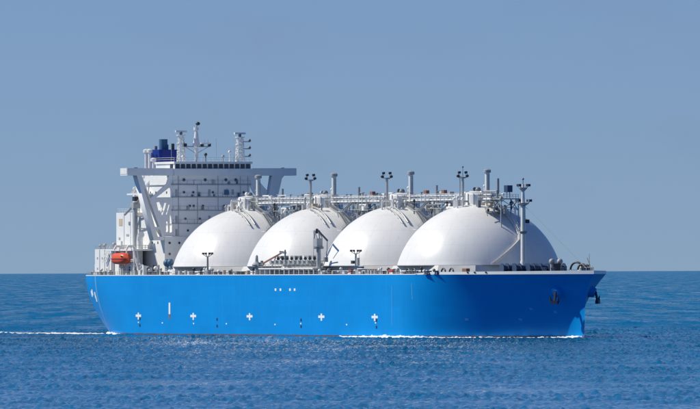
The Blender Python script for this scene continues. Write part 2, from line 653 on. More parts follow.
# painted marks on the starboard side
def cross_mark(x, z):
    a, b, c = 1.45, 0.48, 0.35
    mb = MB()
    y = -HALF - 0.03
    P = [(x - a * 1.25, z + 0.35), (x - c * 1.2, z + 0.35), (x - c * 1.2, z + 0.85), (x + c * 1.2, z + 0.85), (x + c * 1.2, z + 0.35), (x + a * 1.25, z + 0.35),
         (x + a * 1.25, z - 0.25), (x + c * 1.2, z - 0.25), (x + c * 1.2, z - 0.95), (x - c * 1.2, z - 0.95), (x - c * 1.2, z - 0.25), (x - a * 1.25, z - 0.25)]
    mb.prism([(p, -half_breadth(p, q) - 0.03, q) for p, q in P], (0, 0.05, 0))
    mb.build('cross_mark', 'mark', hull, 0)
for x in (-89.0, -53.8, -18.6, 25.0, 56.5):
    cross_mark(x, 5.1)
for x in (-88.0, -38.8, 12.8, 57.5):
    for z in (4.3, 2.6):
        hull_patch('draught_mark', x - 0.4, x + 0.4, z - 0.35, z + 0.35, 'darkmark', 0.035, 1, 1)
for x, z in ((-73.5, 3.3), (-89, 3.4), (-53.6, 3.2), (-33, 3.2), (-3, 3.1), (12.6, 3.4), (40, 3.2), (57, 3.7)):
    hull_patch('plug_mark', x - 0.35, x + 0.35, z - 0.16, z + 0.16, 'mark', 0.03, 1, 1)
for x in (-2.6, 0.4, 6.2, 9.0):
    hull_patch('name_letter', x - 0.5, x + 0.5, 11.7, 12.3, 'mark', 0.03, 1, 1)
hull_patch('load_gauge_mark', -69.4, -68.4, 5.6, 8.6, 'mark', 0.03)
hull_patch('load_gauge_mark', -69.4, -68.4, 4.4, 5.55, 'brown', 0.03)
for x, z in ((-133.2, 11.3), (-130.0, 10.6), (-129.6, 9.6), (-134.6, 10.9)):
    hull_patch('name_letter', x - 0.7, x + 0.7, z - 0.85, z + 0.75, 'mark', 0.04, 2, 2)
for x, z0, z1 in ((66.5, 3.2, 13.0), (77.0, 9.5, 13.6)):
    hull_patch('weld_streak', x - 0.12, x + 0.12, z0, z1, 'knuckle', 0.03, 1, 10)
for x, z in ((92.0, 4.6), (106.0, 4.6), (110.5, 7.2), (117.0, 6.4)):
    hull_patch('thruster_mark', x - 0.45, x + 0.45, z - 0.3, z + 0.3, 'knuckle', 0.04, 1, 1)
# lighter strip along the knuckle of the quarter
mb = MB()
zk = np.linspace(0.7, DECK - 0.05, 22)
vs = []
for z in zk:
    xk = -127.5 + 1.2 * (1 - z / DECK)
    vs += [on_hull(xk - 0.75, z, 0.03), on_hull(xk, z, 0.05), on_hull(xk + 0.75, z, 0.03)]
fs = []
for j in range(len(zk) - 1):
    for i in range(2):
        fs.append((3 * j + i, 3 * j + i + 1, 3 * j + i + 4, 3 * j + i + 3))
mb.add(vs, fs).build('quarter_knuckle_line', 'knuckle', hull, 60)
# anchor bolsters and anchors
for sgn in (-1, 1):
    ax, az = 119.5, 11.2
    b = half_breadth(ax, az)
    base = Vector((ax, sgn * (b - 0.5), az + 0.5))
    nrm = Vector((0.62, sgn * 0.72, -0.32)).normalized()
    mb = MB()
    mb.tube(base, base + nrm * 1.9, 1.7, 16, 1.15)
    mb.build('anchor_bolster', 'hull', hull)
    mb = MB()
    mb.tube(base + nrm * 1.91, base + nrm * 2.02, 0.8, 14)
    mb.build('hawse_pipe', 'knuckle', hull)
    a = empty('anchor', SHIP_M @ (base + nrm * 2.1))
    a.rotation_euler = (0, 0, HEAD)
    tag(a, 'dark stockless anchor hung at the bow flank facing the viewer' if sgn < 0 else
        'dark stockless anchor sticking out past the bow on the far side', 'anchor', 'bow anchors')
    side = Vector((-nrm.y, nrm.x, 0)).normalized()
    dn = Vector((nrm.x * 0.25, nrm.y * 0.25, -1)).normalized()
    mb = MB()
    mb.beam((0, 0, 0.4), dn * 2.3, 0.5, 0.5)
    mb.build('shank', 'anchor', a)
    MB().beam(dn * 2.3 - side * 0.95, dn * 2.3 + side * 0.95, 0.8, 0.8).build('crown', 'anchor', a)
    for q in (-1, 1):
        p0 = dn * 2.2 + side * q * 0.9
        mb = MB()
        mb.tube(p0, p0 + Vector((nrm.x, nrm.y, 0)) * 0.55 - dn * 1.5 + side * q * 0.25, 0.42, 6, 0.10)
        mb.build('fluke', 'anchor', a)

# ------------------------------------------------------------------ tanks
TX = [-70.4, -23.6, 22.4, 66.6]
RS, ZC = 21.2, 12.2
dome_prof = []
for i in range(29):
    a = R(16.0) + (R(90) - R(16.0)) * i / 28
    dome_prof.append((max(RS * math.cos(a), 0.02), ZC + RS * math.sin(a)))
rim_r, rim_z = dome_prof[0]
tank_names = ['aftmost', 'second', 'third', 'forward']
tanks = []
def tank(x, k):
    mb = MB()
    mb.lathe(dome_prof, (x, 0, 0), 128)
    mb.v = [(px - x, py, pz) for px, py, pz in mb.v]
    t = mb.build('tank_dome', 'tank', ship, 40)
    t.location.x = x
    # polygonal skirt under the dome
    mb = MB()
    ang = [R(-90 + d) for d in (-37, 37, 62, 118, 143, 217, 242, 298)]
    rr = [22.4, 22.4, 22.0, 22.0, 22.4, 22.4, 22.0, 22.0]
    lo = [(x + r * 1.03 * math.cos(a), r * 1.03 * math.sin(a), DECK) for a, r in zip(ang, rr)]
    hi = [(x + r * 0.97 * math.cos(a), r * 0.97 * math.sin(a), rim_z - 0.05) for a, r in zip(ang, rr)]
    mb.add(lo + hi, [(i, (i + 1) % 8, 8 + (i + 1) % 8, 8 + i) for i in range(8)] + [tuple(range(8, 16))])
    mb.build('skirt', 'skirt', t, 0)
    mb = MB()
    mb.lathe([(rim_r + 0.02, rim_z - 0.12), (rim_r + 0.14, rim_z - 0.12), (rim_r + 0.14, rim_z + 0.05), (rim_r, rim_z + 0.05)], (x, 0, 0), 96)
    mb.build('rim', 'grey', t)
    # crown drum and its machinery
    top = ZC + RS
    mb = MB()
    mb.lathe([(3.9, -1.2), (3.9, 2.3), (3.6, 2.5), (3.6, 2.8), (1.2, 3.2)], (x, 0.6, top), 28)
    mb.build('crown_drum', 'white', t)
    mb = MB()
    for a in np.linspace(0, 2 * math.pi, 14, endpoint=False):
        c, s = math.cos(a), math.sin(a)
        mb.beam((x + 3.96 * c, 0.6 + 3.96 * s, top - 0.6), (x + 3.96 * c, 0.6 + 3.96 * s, top + 2.55), 0.16, 0.16)
    mb.build('drum_stiffener', 'grey', t)
    rnd = random.Random(20 + k)
    for i in range(17):
        a = rnd.uniform(math.pi * 0.9, math.pi * 2.1)
        r = rnd.uniform(4.3, 7.2)
        px, py = x + r * math.cos(a), r * math.sin(a)
        zb = ZC + math.sqrt(RS ** 2 - r * r)
        h = rnd.uniform(1.0, 2.6)
        mb = MB()
        q = rnd.random()
        if q < 0.4:
            mb.tube((px, py, zb - 0.2), (px, py, zb + h), 0.22, 8)
            mb.ball((px, py, zb + h), 0.45, 8, 5)
            mb.build('valve', 'white' if i % 2 else 'grey', t)
        elif q < 0.7:
            mb.cbox((px, py, zb + h / 3), (rnd.uniform(0.7, 1.5), rnd.uniform(0.7, 1.5), h * 0.9))
            mb.build('equipment_box', rnd.choice(['white', 'grey', 'beige', 'midgrey']), t)
        else:
            mb.path([(px, py, zb - 0.2), (px, py, zb + h), (x + 2.9 * math.cos(a), 0.6 + 2.9 * math.sin(a), zb + h)], 0.25, 8)
            mb.build('pipe_bend', rnd.choice(['white', 'grey']), t)
    # little domes and valves on top of the drum
    for dx, dy, r, h in ((-1.6, -0.8, 0.55, 3.6), (0.8, -1.0, 0.75, 3.4), (1.9, 0.9, 0.5, 3.6), (-0.4, 1.4, 0.4, 4.4)):
        mb = MB()
        mb.tube((x + dx, 0.6 + dy, top + 2.9), (x + dx, 0.6 + dy, top + h), r * 0.6, 8)
        mb.ball((x + dx, 0.6 + dy, top + h), r, 10, 6)
        mb.build('relief_valve', rnd.choice(['white', 'grey', 'midgrey']), t)
    # vent mast
    vx = x + 5.2
    zb = ZC + math.sqrt(RS ** 2 - 5.2 ** 2) - 0.3
    mb = MB()
    mb.tube((vx, 0, zb), (vx, 0, 41.0), 0.60, 14, 0.56)
    vm = mb.build('vent_mast', 'white', t)
    MB().lathe([(0.6, 0), (0.95, 0.15), (0.95, 0.75), (0.55, 1.0), (0.15, 1.05)], (vx, 0, 41.0), 14).build('vent_head', 'grey', t)
    mb = MB()
    for z in np.arange(zb + 1, 40.6, 0.45):
        mb.beam((vx + 0.72, -0.25, z), (vx + 0.72, 0.25, z), 0.06, 0.06)
    for y in (-0.25, 0.25):
        mb.beam((vx + 0.72, y, zb + 0.5), (vx + 0.72, y, 40.8), 0.07, 0.07)
    mb.build('ladder', 'midgrey', t)
    for q in (-1, 1):
        mb = MB()
        mb.beam((vx, 0.3 * q, 37.5), (vx - 2.2, 1.8 * q, zb + 0.3), 0.12, 0.12)
        mb.build('stay', 'grey', t)
    # floodlight mast on the crown
    if k > 0:
        lx, ly = x - 2.4, -3.1
        zb = ZC + math.sqrt(RS ** 2 - lx * 0 - 15) - 0.3
        flood_mast(t, lx, ly, zb, 40.3 if k < 3 else 40.0, True, k == 3)
    return t

def flood_mast(parent, x, y, z0, z1, tall, whip=False):
    mb = MB()
    mb.tube((x, y, z0), (x, y, z1), 0.36 if tall else 0.28, 10, 0.30 if tall else 0.2)
    mb.build('lamp_mast', 'grey', parent)
    mb = MB()
    mb.tube((x, y, z1 - 0.25), (x, y, z1 + 0.05), 0.75, 10)
    for q in (-1, 1):
        mb.beam((x - 0.75 * q, y - 0.9 * q, z1), (x + 0.75 * q, y + 0.9 * q, z1 + 0.0), 0.14, 0.14)
        mb.beam((x + 0.75 * q, y + 0.9 * q, z1), (x + 0.75 * q, y + 0.9 * q, z1 + 0.9), 0.12, 0.12)
    mb.build('lamp_bracket', 'midgrey', parent)
    for dx, dy, dz in ((-0.75, -0.9, 0.35), (0.75, 0.9, 0.35), (-0.55, -0.65, 1.25), (0.55, 0.65, 1.25)):
        mb = MB()
        mb.cbox((x + dx, y + dy, z1 + dz), (0.62, 0.5, 0.55))
        mb.tube((x + dx, y + dy, z1 + dz), (x + dx, y + dy - 0.34, z1 + dz - 0.12), 0.30, 8)
        if dz > 1:
            mb.beam((x + dx, y + dy, z1), (x + dx, y + dy, z1 + 1), 0.08, 0.08)
        mb.build('floodlight', 'dark', parent)
    if whip:
        mb = MB()
        mb.tube((x, y, z1), (x, y, z1 + 2.6), 0.07, 6)
        mb.ball((x, y, z1 + 2.6), 0.25)
        mb.build('antenna', 'midgrey', parent)
        mb = MB()
        mb.tube((x - 1.7, y, z0), (x - 1.7, y, z1 - 0.4), 0.14, 8)
        mb.ball((x - 1.7, y, z1), 0.4)
        mb.build('antenna', 'grey', parent)
for k, x in enumerate(TX):
    tanks.append(tank(x, k))


# ------------------------------------------------------------------ catwalk and pipe rack along the tank tops
mb = MB()
mb.box(-73.5, 77, -0.9, 1.7, 34.35, 34.62)
walk = mb.build('catwalk', 'white', ship, 0)
walk.location.z = -0.55
for (y, z, r, m_) in ((-1.3, 35.05, 0.26, 'white'), (-1.25, 36.15, 0.22, 'white'), (0.0, 35.2, 0.38, 'grey'), (1.5, 35.3, 0.35, 'grey'), (2.0, 36.2, 0.22, 'white')):
    segs = []
    for a, b in ((-73.4, -71.5), (-62.0, -27.5), (-17, 17.5), (28, 62.5), (72.5, 77)):
        mb = MB()
        mb.tube((a, y, z), (b, y, z), r, 10)
        mb.build('deck_pipe', m_, walk)
mb = MB()
for x in np.arange(-73, 77.1, 2.2):
    mb.beam((x, -1.55, 34.6), (x, -1.55, 36.2), 0.12, 0.12)
    mb.beam((x, 2.2, 34.6), (x, 2.2, 36.5), 0.10, 0.10)
    mb.beam((x, -1.6, 34.6), (x, 2.2, 34.6), 0.16, 0.16)
    if int(x) % 3 == 0:
        mb.beam((x, -1.6, 36.4), (x, 2.2, 36.4), 0.14, 0.14)
mb.build('pipe_support', 'grey', walk)
mb = MB()
for y in (-1.6, 2.25):
    for z in (35.6, 36.55):
        mb.beam((-73.4, y, z), (77, y, z), 0.06, 0.06)
mb.build('handrail', 'white', walk)
rnd = random.Random(5)
for i in range(95):
    x = rnd.uniform(-72, 76)
    s = (rnd.uniform(0.5, 1.8), rnd.uniform(0.5, 1.2), rnd.uniform(0.5, 1.3))
    z = rnd.choice([34.6 + s[2] / 2, 36.5])
    mb = MB()
    q = rnd.random()
    if q < 0.15:
        y = rnd.uniform(-1.6, 1.5)
        L = rnd.uniform(3, 8)
        mb.path([(x, y, 34.6), (x, y, 37.0), (x + L, y, 37.0), (x + L, y, 35.2)], rnd.uniform(0.12, 0.24), 8)
        mb.build('pipe_loop', rnd.choice(['white', 'white', 'grey']), walk)
    elif q < 0.55:
        mb.cbox((x, rnd.uniform(-1.2, 1.8), z), s)
        mb.build('junction_box', rnd.choice(['white', 'grey', 'midgrey', 'dark', 'white']), walk)
    else:
        y = rnd.uniform(-1.5, 1.8)
        mb.tube((x, y, 34.6), (x, y, 36.2 + s[2] * 0.8), 0.16, 8)
        mb.lathe([(0.42, 0), (0.42, 0.12), (0.1, 0.14)], (x, y, 36.2 + s[2] * 0.8), 10)
        mb.build('valve_spindle', rnd.choice(['grey', 'midgrey', 'white']), walk)
for x in (-30.5, 7.2, 39.0, 49.3):                 # red fire boxes on the catwalk
    MB().cbox((x, -1.1, 37.1), (1.5, 0.9, 0.85)).build('fire_box', 'brown', walk)
for x in TX[:3]:
    mb = MB()
    mb.tube((x + 19.0, 0.6, 34.6), (x + 19.0, 0.6, 38.8), 0.34, 10)
    mb.build('vent_pipe', 'grey', walk)
# trestles and zigzag stairs between the tanks
for gx in (-47.0, -0.6, 44.5):
    mb = MB()
    for dx in (-1.4, 1.4):
        for y in (-2.4, 2.6):
            mb.beam((gx + dx, y, DECK), (gx + dx, y, 33.8), 0.35, 0.35)
    for z0 in np.arange(18, 34, 4.0):
        for y in (-2.4, 2.6):
            mb.beam((gx - 1.4, y, z0), (gx + 1.4, y, z0 + 4), 0.18, 0.18)
        for dx in (-1.4, 1.4):
            mb.beam((gx + dx, -2.4, z0), (gx + dx, 2.6, z0 + 4), 0.18, 0.18)
            mb.beam((gx + dx, -2.4, z0), (gx + dx, 2.6, z0), 0.18, 0.18)
    tr = mb.build('trestle', 'grey', ship)
    zz, side = 34.3, 1
    y = -2.0
    while zz > 23:
        mb = MB()
        y2, z2 = y - 3.0 * side * 0.9 - 0.0, zz - 2.4
        for dx in (-0.5, 0.5):
            mb.beam((gx - 2.6 + dx, y, zz), (gx - 2.6 + dx, y2, z2), 0.10, 0.35)
            mb.beam((gx - 2.6 + dx, y, zz + 1.0), (gx - 2.6 + dx, y2, z2 + 1.0), 0.06, 0.06)
        for i in range(9):
            u = i / 8
            mb.cbox((gx - 2.6, y + (y2 - y) * u, zz + (z2 - zz) * u), (1.0, 0.28, 0.06))
        mb.build('stair_flight', 'grey', tr)
        MB().cbox((gx - 2.6, y2 - 0.5 * side, z2), (1.8, 1.3, 0.12)).build('landing', 'white', tr)
        y, zz, side = y2, z2, -side

# pipework packed into the gaps under the catwalk
rnd = random.Random(77)
for gx in (-47.0, -0.6, 44.5, 79.0):
    mb = MB()
    mb.box(gx - 8.0 if gx < 70 else gx - 4, gx + 8.0 if gx < 70 else gx, -3.4, 3.4, 32.3, 32.45)
    gap = mb.build('pipe_platform', 'grey', ship, 0)
    for i in range(38 if gx < 70 else 8):
        x = gx + rnd.uniform(-8.5, 8.5) if gx < 70 else gx + rnd.uniform(-4, 0)
        y = rnd.uniform(-3.6, 2.5)
        z = rnd.uniform(30.8, 34.2)
        q = rnd.random()
        mb = MB()
        if q < 0.35:
            L = rnd.uniform(2, 6)
            mb.path([(x, y, z - 1.5), (x, y, z), (x + L, y, z), (x + L, y + rnd.uniform(-1, 1), z - 1.2)], rnd.uniform(0.14, 0.30), 8)
            mb.build('pipe_bend', rnd.choice(['white', 'white', 'grey', 'midgrey']), gap)
        elif q < 0.6:
            mb.cbox((x, y, z), (rnd.uniform(0.5, 1.6), rnd.uniform(0.5, 1.2), rnd.uniform(0.5, 1.5)))
            mb.build('equipment_box', rnd.choice(['white', 'grey', 'beige', 'midgrey', 'white']), gap)
        elif q < 0.8:
            mb.tube((x, y, 31.0), (x, y, z + 0.6), 0.14, 6)
            mb.ball((x, y, z + 0.7), 0.36, 8, 5)
            mb.build('valve', rnd.choice(['white', 'grey', 'dark']), gap)
        else:
            mb.beam((x, y, z - 1.6), (x + rnd.uniform(-2.5, 2.5), y, z + 0.8), 0.16, 0.16)
            mb.build('brace', rnd.choice(['white', 'grey']), gap)
# pipes arching from the crown over the skin into the gaps
for x, k in zip(TX, range(4)):
    for dy, rr, s in ((-4.6, 0.22, 1), (-6.0, 0.16, 1)):
        pts = []
        for a in np.linspace(R(96 if s < 0 else 84), R(52), 12):
            ro = math.sqrt((RS + 0.5) ** 2 - dy * dy)
            pts.append((x + ro * math.cos(a), dy, ZC + ro * math.sin(a)))
        if k < 3:
            mb = MB()
            mb.path(pts, rr, 6)
            for p in pts[::2]:
                mb.beam(p, (p[0] - (p[0] - x) * 0.03, p[1], p[2] - 0.6), 0.1, 0.1)
            mb.build('skin_pipe', 'grey', tanks[k])

# ---- stairway laid over the forward tank and its head platform
def on_dome(x, th, ph, off=0.0):
    """th: degrees from the crown, ph: degrees from the bow towards starboard"""
    r = RS + off
    return Vector((x + r * math.sin(R(th)) * math.cos(R(ph)), -r * math.sin(R(th)) * math.sin(R(ph)), ZC + r * math.cos(R(th))))
def dome_stair(name, tx, legs, parent, paint='grey'):
    mb = MB()
    for (t0, p0), (t1, p1) in zip(legs[:-1], legs[1:]):
        n = 16
        P = [(t0 + (t1 - t0) * i / n, p0 + (p1 - p0) * i / n) for i in range(n + 1)]
        for (a, b), (c, d) in zip(P[:-1], P[1:]):
            for w in (-1.1, 1.1):
                q0, q1 = on_dome(tx, a, b + w, 0.35), on_dome(tx, c, d + w, 0.35)
                mb.beam(q0, q1, 0.14, 0.34)
                h0, h1 = on_dome(tx, a, b + w, 1.35), on_dome(tx, c, d + w, 1.35)
                mb.beam(h0, h1, 0.08, 0.08)
                mb.beam(q0, h0, 0.07, 0.07)
            mb.beam(on_dome(tx, a, b - 1.1, 0.4), on_dome(tx, a, b + 1.1, 0.4), 0.4, 0.08)
            m_ = on_dome(tx, (a + c) / 2, (b + d) / 2 - 1.1, 0.4)
            mb.beam(m_, on_dome(tx, (a + c) / 2, (b + d) / 2 + 1.1, 0.4), 0.4, 0.08)
    return mb.build(name, paint, parent, 0)
dome_stair('stairway', TX[3], [(14, -14), (28, -14), (50, -11), (57, -8), (73.5, 16)], tanks[3], 'white')
for k in range(3):
    dome_stair('stairway', TX[k], [(13, 12), (24, 4), (44, 2)], tanks[k])
    dome_stair('stairway', TX[k + 1], [(15, 168), (26, 172), (40, 176)], tanks[k + 1])
for t in tanks:                                    # parts were laid out in ship coordinates
    for c in t.children:
        c.location.x -= t.location.x
mb = MB()
mb.box(76.6, 81.6, -1.2, 4.4, 34.35, 34.6)
for x, y in ((77.0, -0.8), (81.2, -0.8), (77.0, 4.0), (81.2, 4.0)):
    rr = RS ** 2 - (x - TX[3]) ** 2 - y * y
    mb.beam((x, y, 34.35), (x, y, ZC + math.sqrt(max(rr, 0)) - 0.3), 0.22, 0.22)
for x0, y0, x1, y1 in ((77.0, -0.8, 81.2, -0.8), (81.2, -0.8, 81.2, 4.0), (77.0, 4.0, 81.2, 4.0)):
    mb.beam((x0, y0, 34.35), (x1, y1, 31.6), 0.14, 0.14)
    mb.beam((x1, y1, 34.35), (x0, y0, 31.8), 0.14, 0.14)
    for z in (35.1, 35.6):
        mb.beam((x0, y0, z), (x1, y1, z), 0.07, 0.07)
    for u in (0, 0.33, 0.66, 1):
        mb.beam((x0 + (x1 - x0) * u, y0 + (y1 - y0) * u, 34.6), (x0 + (x1 - x0) * u, y0 + (y1 - y0) * u, 35.6), 0.07, 0.07)
plat = mb.build('head_platform', 'grey', ship, 0)
MB().cbox((79.6, 2.0, 37.0), (2.0, 1.4, 1.7)).build('equipment_box', 'navy', plat)
mb = MB()
for y in (1.6, 2.4):
    mb.beam((79.6, y, 34.6), (79.6, y, 36.2), 0.15, 0.15)
mb.build('stand', 'midgrey', plat)
MB().tube((77.4, 0.2, 34.6), (77.4, 0.2, 39.6), 0.36, 10).build('vent_pipe', 'grey', plat)
for i, (x, y, z, r) in enumerate(((78.4, -0.6, 33.2, 0.5), (80.4, 0.6, 32.4, 0.6), (79.2, 3.0, 33.4, 0.5), (81.0, 3.2, 32.0, 0.45))):
    mb = MB()
    mb.tube((x, y, z - 1.6), (x, y, z), r * 0.5, 8)
    mb.ball((x, y, z), r, 8, 5)
    mb.build('valve', ('slate', 'grey', 'navy', 'white')[i], plat)

# ------------------------------------------------------------------ accommodation house
FX = -95.0
mb = MB()
mb.box(-113, FX, -11.2, 11.2, 26.0, 42.1)
house = mb.build('deckhouse', 'white', ship, 0)
mb = MB()
mb.box(-113, FX + 0.4, -13.8, 13.8, DECK, 26.0)
lower = mb.build('lower_deckhouse', 'white', ship, 0)
mb = MB()
for z in (29.4, 32.9, 36.4, 39.7):
    mb.box(-113, FX + 0.35, -11.5, 11.5, z - 0.1, z + 0.1)
mb.build('deck_ledge', 'grey', house, 0)
mb = MB()
for z in (39.8, 36.5, 33.0, 29.5):
    for i in range(12):
        y = -11.2 + i * 2.04
        mb.beam((FX + 0.3, y, z), (FX + 0.3, y, z + 1.0), 0.06, 0.06)
    mb.beam((FX + 0.3, -11.4, z + 1.0), (FX + 0.3, 11.4, z + 1.0), 0.06, 0.06)
mb.build('handrail', 'grey', house)
def porthole(parent, x, y, z, r=0.42):
    mb = MB()
    mb.tube((x - 0.05, y, z), (x + 0.06, y, z), r, 14)
    w = mb.build('window', 'glass', parent)
    mb = MB()
    n = 14
    vs, fs = [], []
    for rr, xx in ((r, x + 0.02), (r, x + 0.12), (r + 0.10, x + 0.12), (r + 0.10, x + 0.02)):
        for i in range(n):
            t = 2 * math.pi * i / n
            vs.append((xx, y + rr * math.cos(t), z + rr * math.sin(t)))
    for j in range(3):
        for i in range(n):
            fs.append((j * n + i, j * n + (i + 1) % n, (j + 1) * n + (i + 1) % n, (j + 1) * n + i))
    mb.add(vs, fs)
    mb.build('window_frame', 'grey', parent)
for z, ys_ in ((41.0, (-8.0, -1.8, 4.2, 7.1)), (37.7, (-8.0, -5.3, 0.4, 9.4)), (34.1, (-6.3, -5.2, -2.5, 3.7, 6.5)), (30.7, (-7.6, -3.4, 0.5)), (27.6, (-6.9, -2.2))):
    for y in ys_:
        porthole(house, FX, y, z, 0.37 if z > 40 else 0.28)
for z in (24.3, 21.4):
    for y in (-12.4, -9.6):
        porthole(lower, FX + 0.4, y, z, 0.27)
rnd = random.Random(41)
for y, z0, z1 in ((-9.6, 26.2, 42.0), (-4.1, 29.5, 39.6), (1.9, 33.0, 42.0), (8.4, 36.5, 42.0), (10.6, 33.0, 42.0)):
    MB().tube((FX + 0.15, y, z0), (FX + 0.15, y, z1), 0.07, 6).build('wall_pipe', 'grey', house)
for i in range(22):
    z = rnd.choice([26.0, 29.5, 33.0, 36.5, 39.8])
    y = rnd.uniform(-10.6, 10.6)
    h = rnd.uniform(0.4, 1.1)
    MB().box(FX + 0.01, FX + 0.3, y - rnd.uniform(0.15, 0.4), y + rnd.uniform(0.15, 0.4), z + 0.12, z + 0.12 + h).build('wall_fitting', rnd.choice(['grey', 'white', 'midgrey', 'slate']), house, 0)
for y in (-10.2, -0.6, 6.2):
    for z in (26.0, 29.5, 36.5):
        MB().box(FX, FX + 0.06, y - 0.35, y + 0.35, z + 0.15, z + 2.0).build('wall_door', 'grey', house, 0)
# blue cabinet-like recess on the front
MB().box(FX, FX + 0.5, 3.7, 4.9, 37.0, 38.3).build('ventilation_box', 'slate', house, 0)
for z in (24.4, 30.7, 34.1, 37.7):           # windows of the starboard side
    for x in (-99, -102.5, -106, -109.5):
        yy = -11.2 if z > 26 else -13.8
        MB().box(x - 0.3, x + 0.3, yy - 0.05, yy + 0.1, z - 0.32, z + 0.32).build('window', 'glass', house if z > 26 else lower, 0)

# wheelhouse with a band of panes
mb = MB()
mb.box(-107, FX + 0.9, -11.2, 11.8, 42.1, 43.95)
mb.box(-107, FX + 0.75, -11.1, 11.7, 45.25, 45.85)
mb.box(-106.5, FX + 0.3, -10.8, 11.4, 43.95, 45.25)
wheel = mb.build('wheelhouse', 'white', ship, 0)
npan = 14
for i in range(npan):
    y0 = -10.75 + i * 22.1 / npan
    MB().box(FX + 0.3, FX + 0.42, y0 + 0.2, y0 + 22.1 / npan - 0.2, 44.0, 45.2).build('window_pane', 'glass', wheel, 0)
for x0 in (-97.4,):
    MB().box(x0, x0 + 1.7, -10.92, -10.8, 44.0, 45.2).build('window_pane', 'glass', wheel, 0)
mb = MB()
for x, y0, y1 in ((FX + 0.5, -11, 11.6),):
    for y in np.arange(y0, y1 + 0.1, 1.13):
        mb.beam((x, y, 45.85), (x, y, 46.9), 0.06, 0.06)
    for z in (46.4, 46.9):
        mb.beam((x, y0, z), (x, y1, z), 0.06, 0.06)
for z in (46.4, 46.9):
    mb.beam((-106.8, -11, z), (FX + 0.5, -11, z), 0.06, 0.06)
mb.build('handrail', 'white', wheel)
# compass deck odds and ends
for x, y, h, m_ in ((-97.5, -0.5, 1.9, 'dark'), (-99, 7.2, 2.6, 'white'), (-97, -7.3, 1.3, 'white'), (-98, 4.8, 1.4, 'grey'), (-100, 9.8, 1.6, 'white')):
    mb = MB()
    mb.tube((x, y, 45.85), (x, y, 45.85 + h), 0.16, 8)
    mb.ball((x, y, 45.85 + h), 0.45, 10, 6)
    mb.build('antenna_dome', m_, wheel)
for x, y, h in ((-98, -2.5, 5.5), (-98, 2.8, 6.2), (-99, 8.5, 4.0), (-103, -8, 5)):
    MB().tube((x, y, 45.85), (x, y, 45.85 + h), 0.05, 5).build('whip_antenna', 'grey', wheel)

# bridge wings, with struts
for sgn in (-1, 1):
    mb = MB()
    y0, y1 = (11.8, 24.6) if sgn > 0 else (-24.6, -11.2)
    mb.box(FX - 4.0, FX + 0.6, y0, y1, 42.15, 42.5)
    mb.box(FX + 0.45, FX + 0.62, y0, y1, 42.5, 44.1)
    mb.box(FX - 4.0, FX - 3.85, y0, y1, 42.5, 43.8)
    ye = y1 if sgn > 0 else y0
    mb.box(FX - 3.85, FX + 0.45, ye - 0.1, ye + 0.1, 42.5, 44.1)
    wing = mb.build('bridge_wing', 'white', ship, 0)
    tag(wing, 'bridge wing in full shade' if sgn > 0 else 'bridge wing with sunlit end')
    mb = MB()
    mb.cbox((FX - 1.2, ye - sgn * 3.2, 43.8), (0.6, 0.8, 1.0))
    mb.build('control_console', 'slate', wing)
    if sgn < 0:
        # long leg from the wing tip down to the lower house, an open A in front view
        plate('wing_strut', [(-21.7, 42.15), (-20.3, 42.15), (-13.4, 25.0), (-16.9, 25.0)],
              [[(-19.6, 38.6), (-19.2, 38.6), (-15.3, 28.6), (-16.5, 28.6)], [(-16.3, 27.9), (-15.1, 27.9), (-14.5, 26.0), (-16.4, 26.0)]], FX - 1.1, 2.7, 'white', wing)
        # pierced web between leg and house front
        plate('wing_web', [(-11.2, 42.15), (-11.2, 26.05), (-14.6, 26.05), (-17.9, 36.0), (-17.0, 36.6), (-13.0, 40.0), (-12.2, 42.15)],
              [[(-16.3, 36.1), (-12.1, 39.0), (-11.7, 38.6), (-11.7, 36.1)],
               [(-15.9, 35.0), (-15.0, 35.2), (-14.3, 33.6), (-14.6, 32.4), (-15.3, 32.6)],
               [(-13.6, 34.9), (-12.9, 34.9), (-14.2, 31.6), (-14.5, 31.9)],
               [(-12.4, 34.4), (-12.0, 34.4), (-12.9, 31.8), (-13.2, 31.8)],
               [(-12.0, 32.0), (-11.7, 31.4), (-11.45, 29.0), (-11.5, 27.2), (-12.1, 27.0)],
               [(-13.1, 30.0), (-12.6, 30.0), (-12.6, 27.2), (-13.2, 27.2)]], FX - 0.3, 0.35, 'white', wing)
    else:
        plate('wing_strut', [(17.6, 42.15), (21.3, 42.15), (20.6, 41.4), (18.6, 33.5), (15.5, 33.5), (16.9, 38.0)], [], FX - 0.7, 1.7, 'white', wing)
        plate('wing_web', [(11.2, 42.15), (12.6, 42.15), (16.5, 38.0), (15.6, 36.0), (14.8, 35.5), (12.3, 37.6), (11.2, 39.6)], [], FX - 0.3, 0.35, 'white', wing)
        plate('wing_web', [(11.2, 35.2), (15.2, 35.6), (16.4, 33.0), (16.4, 26.0), (11.2, 26.0)], [[(12.2, 33.5), (15, 33.5), (15, 29.0), (12.2, 29)]], FX - 0.31, 0.33, 'white', wing)

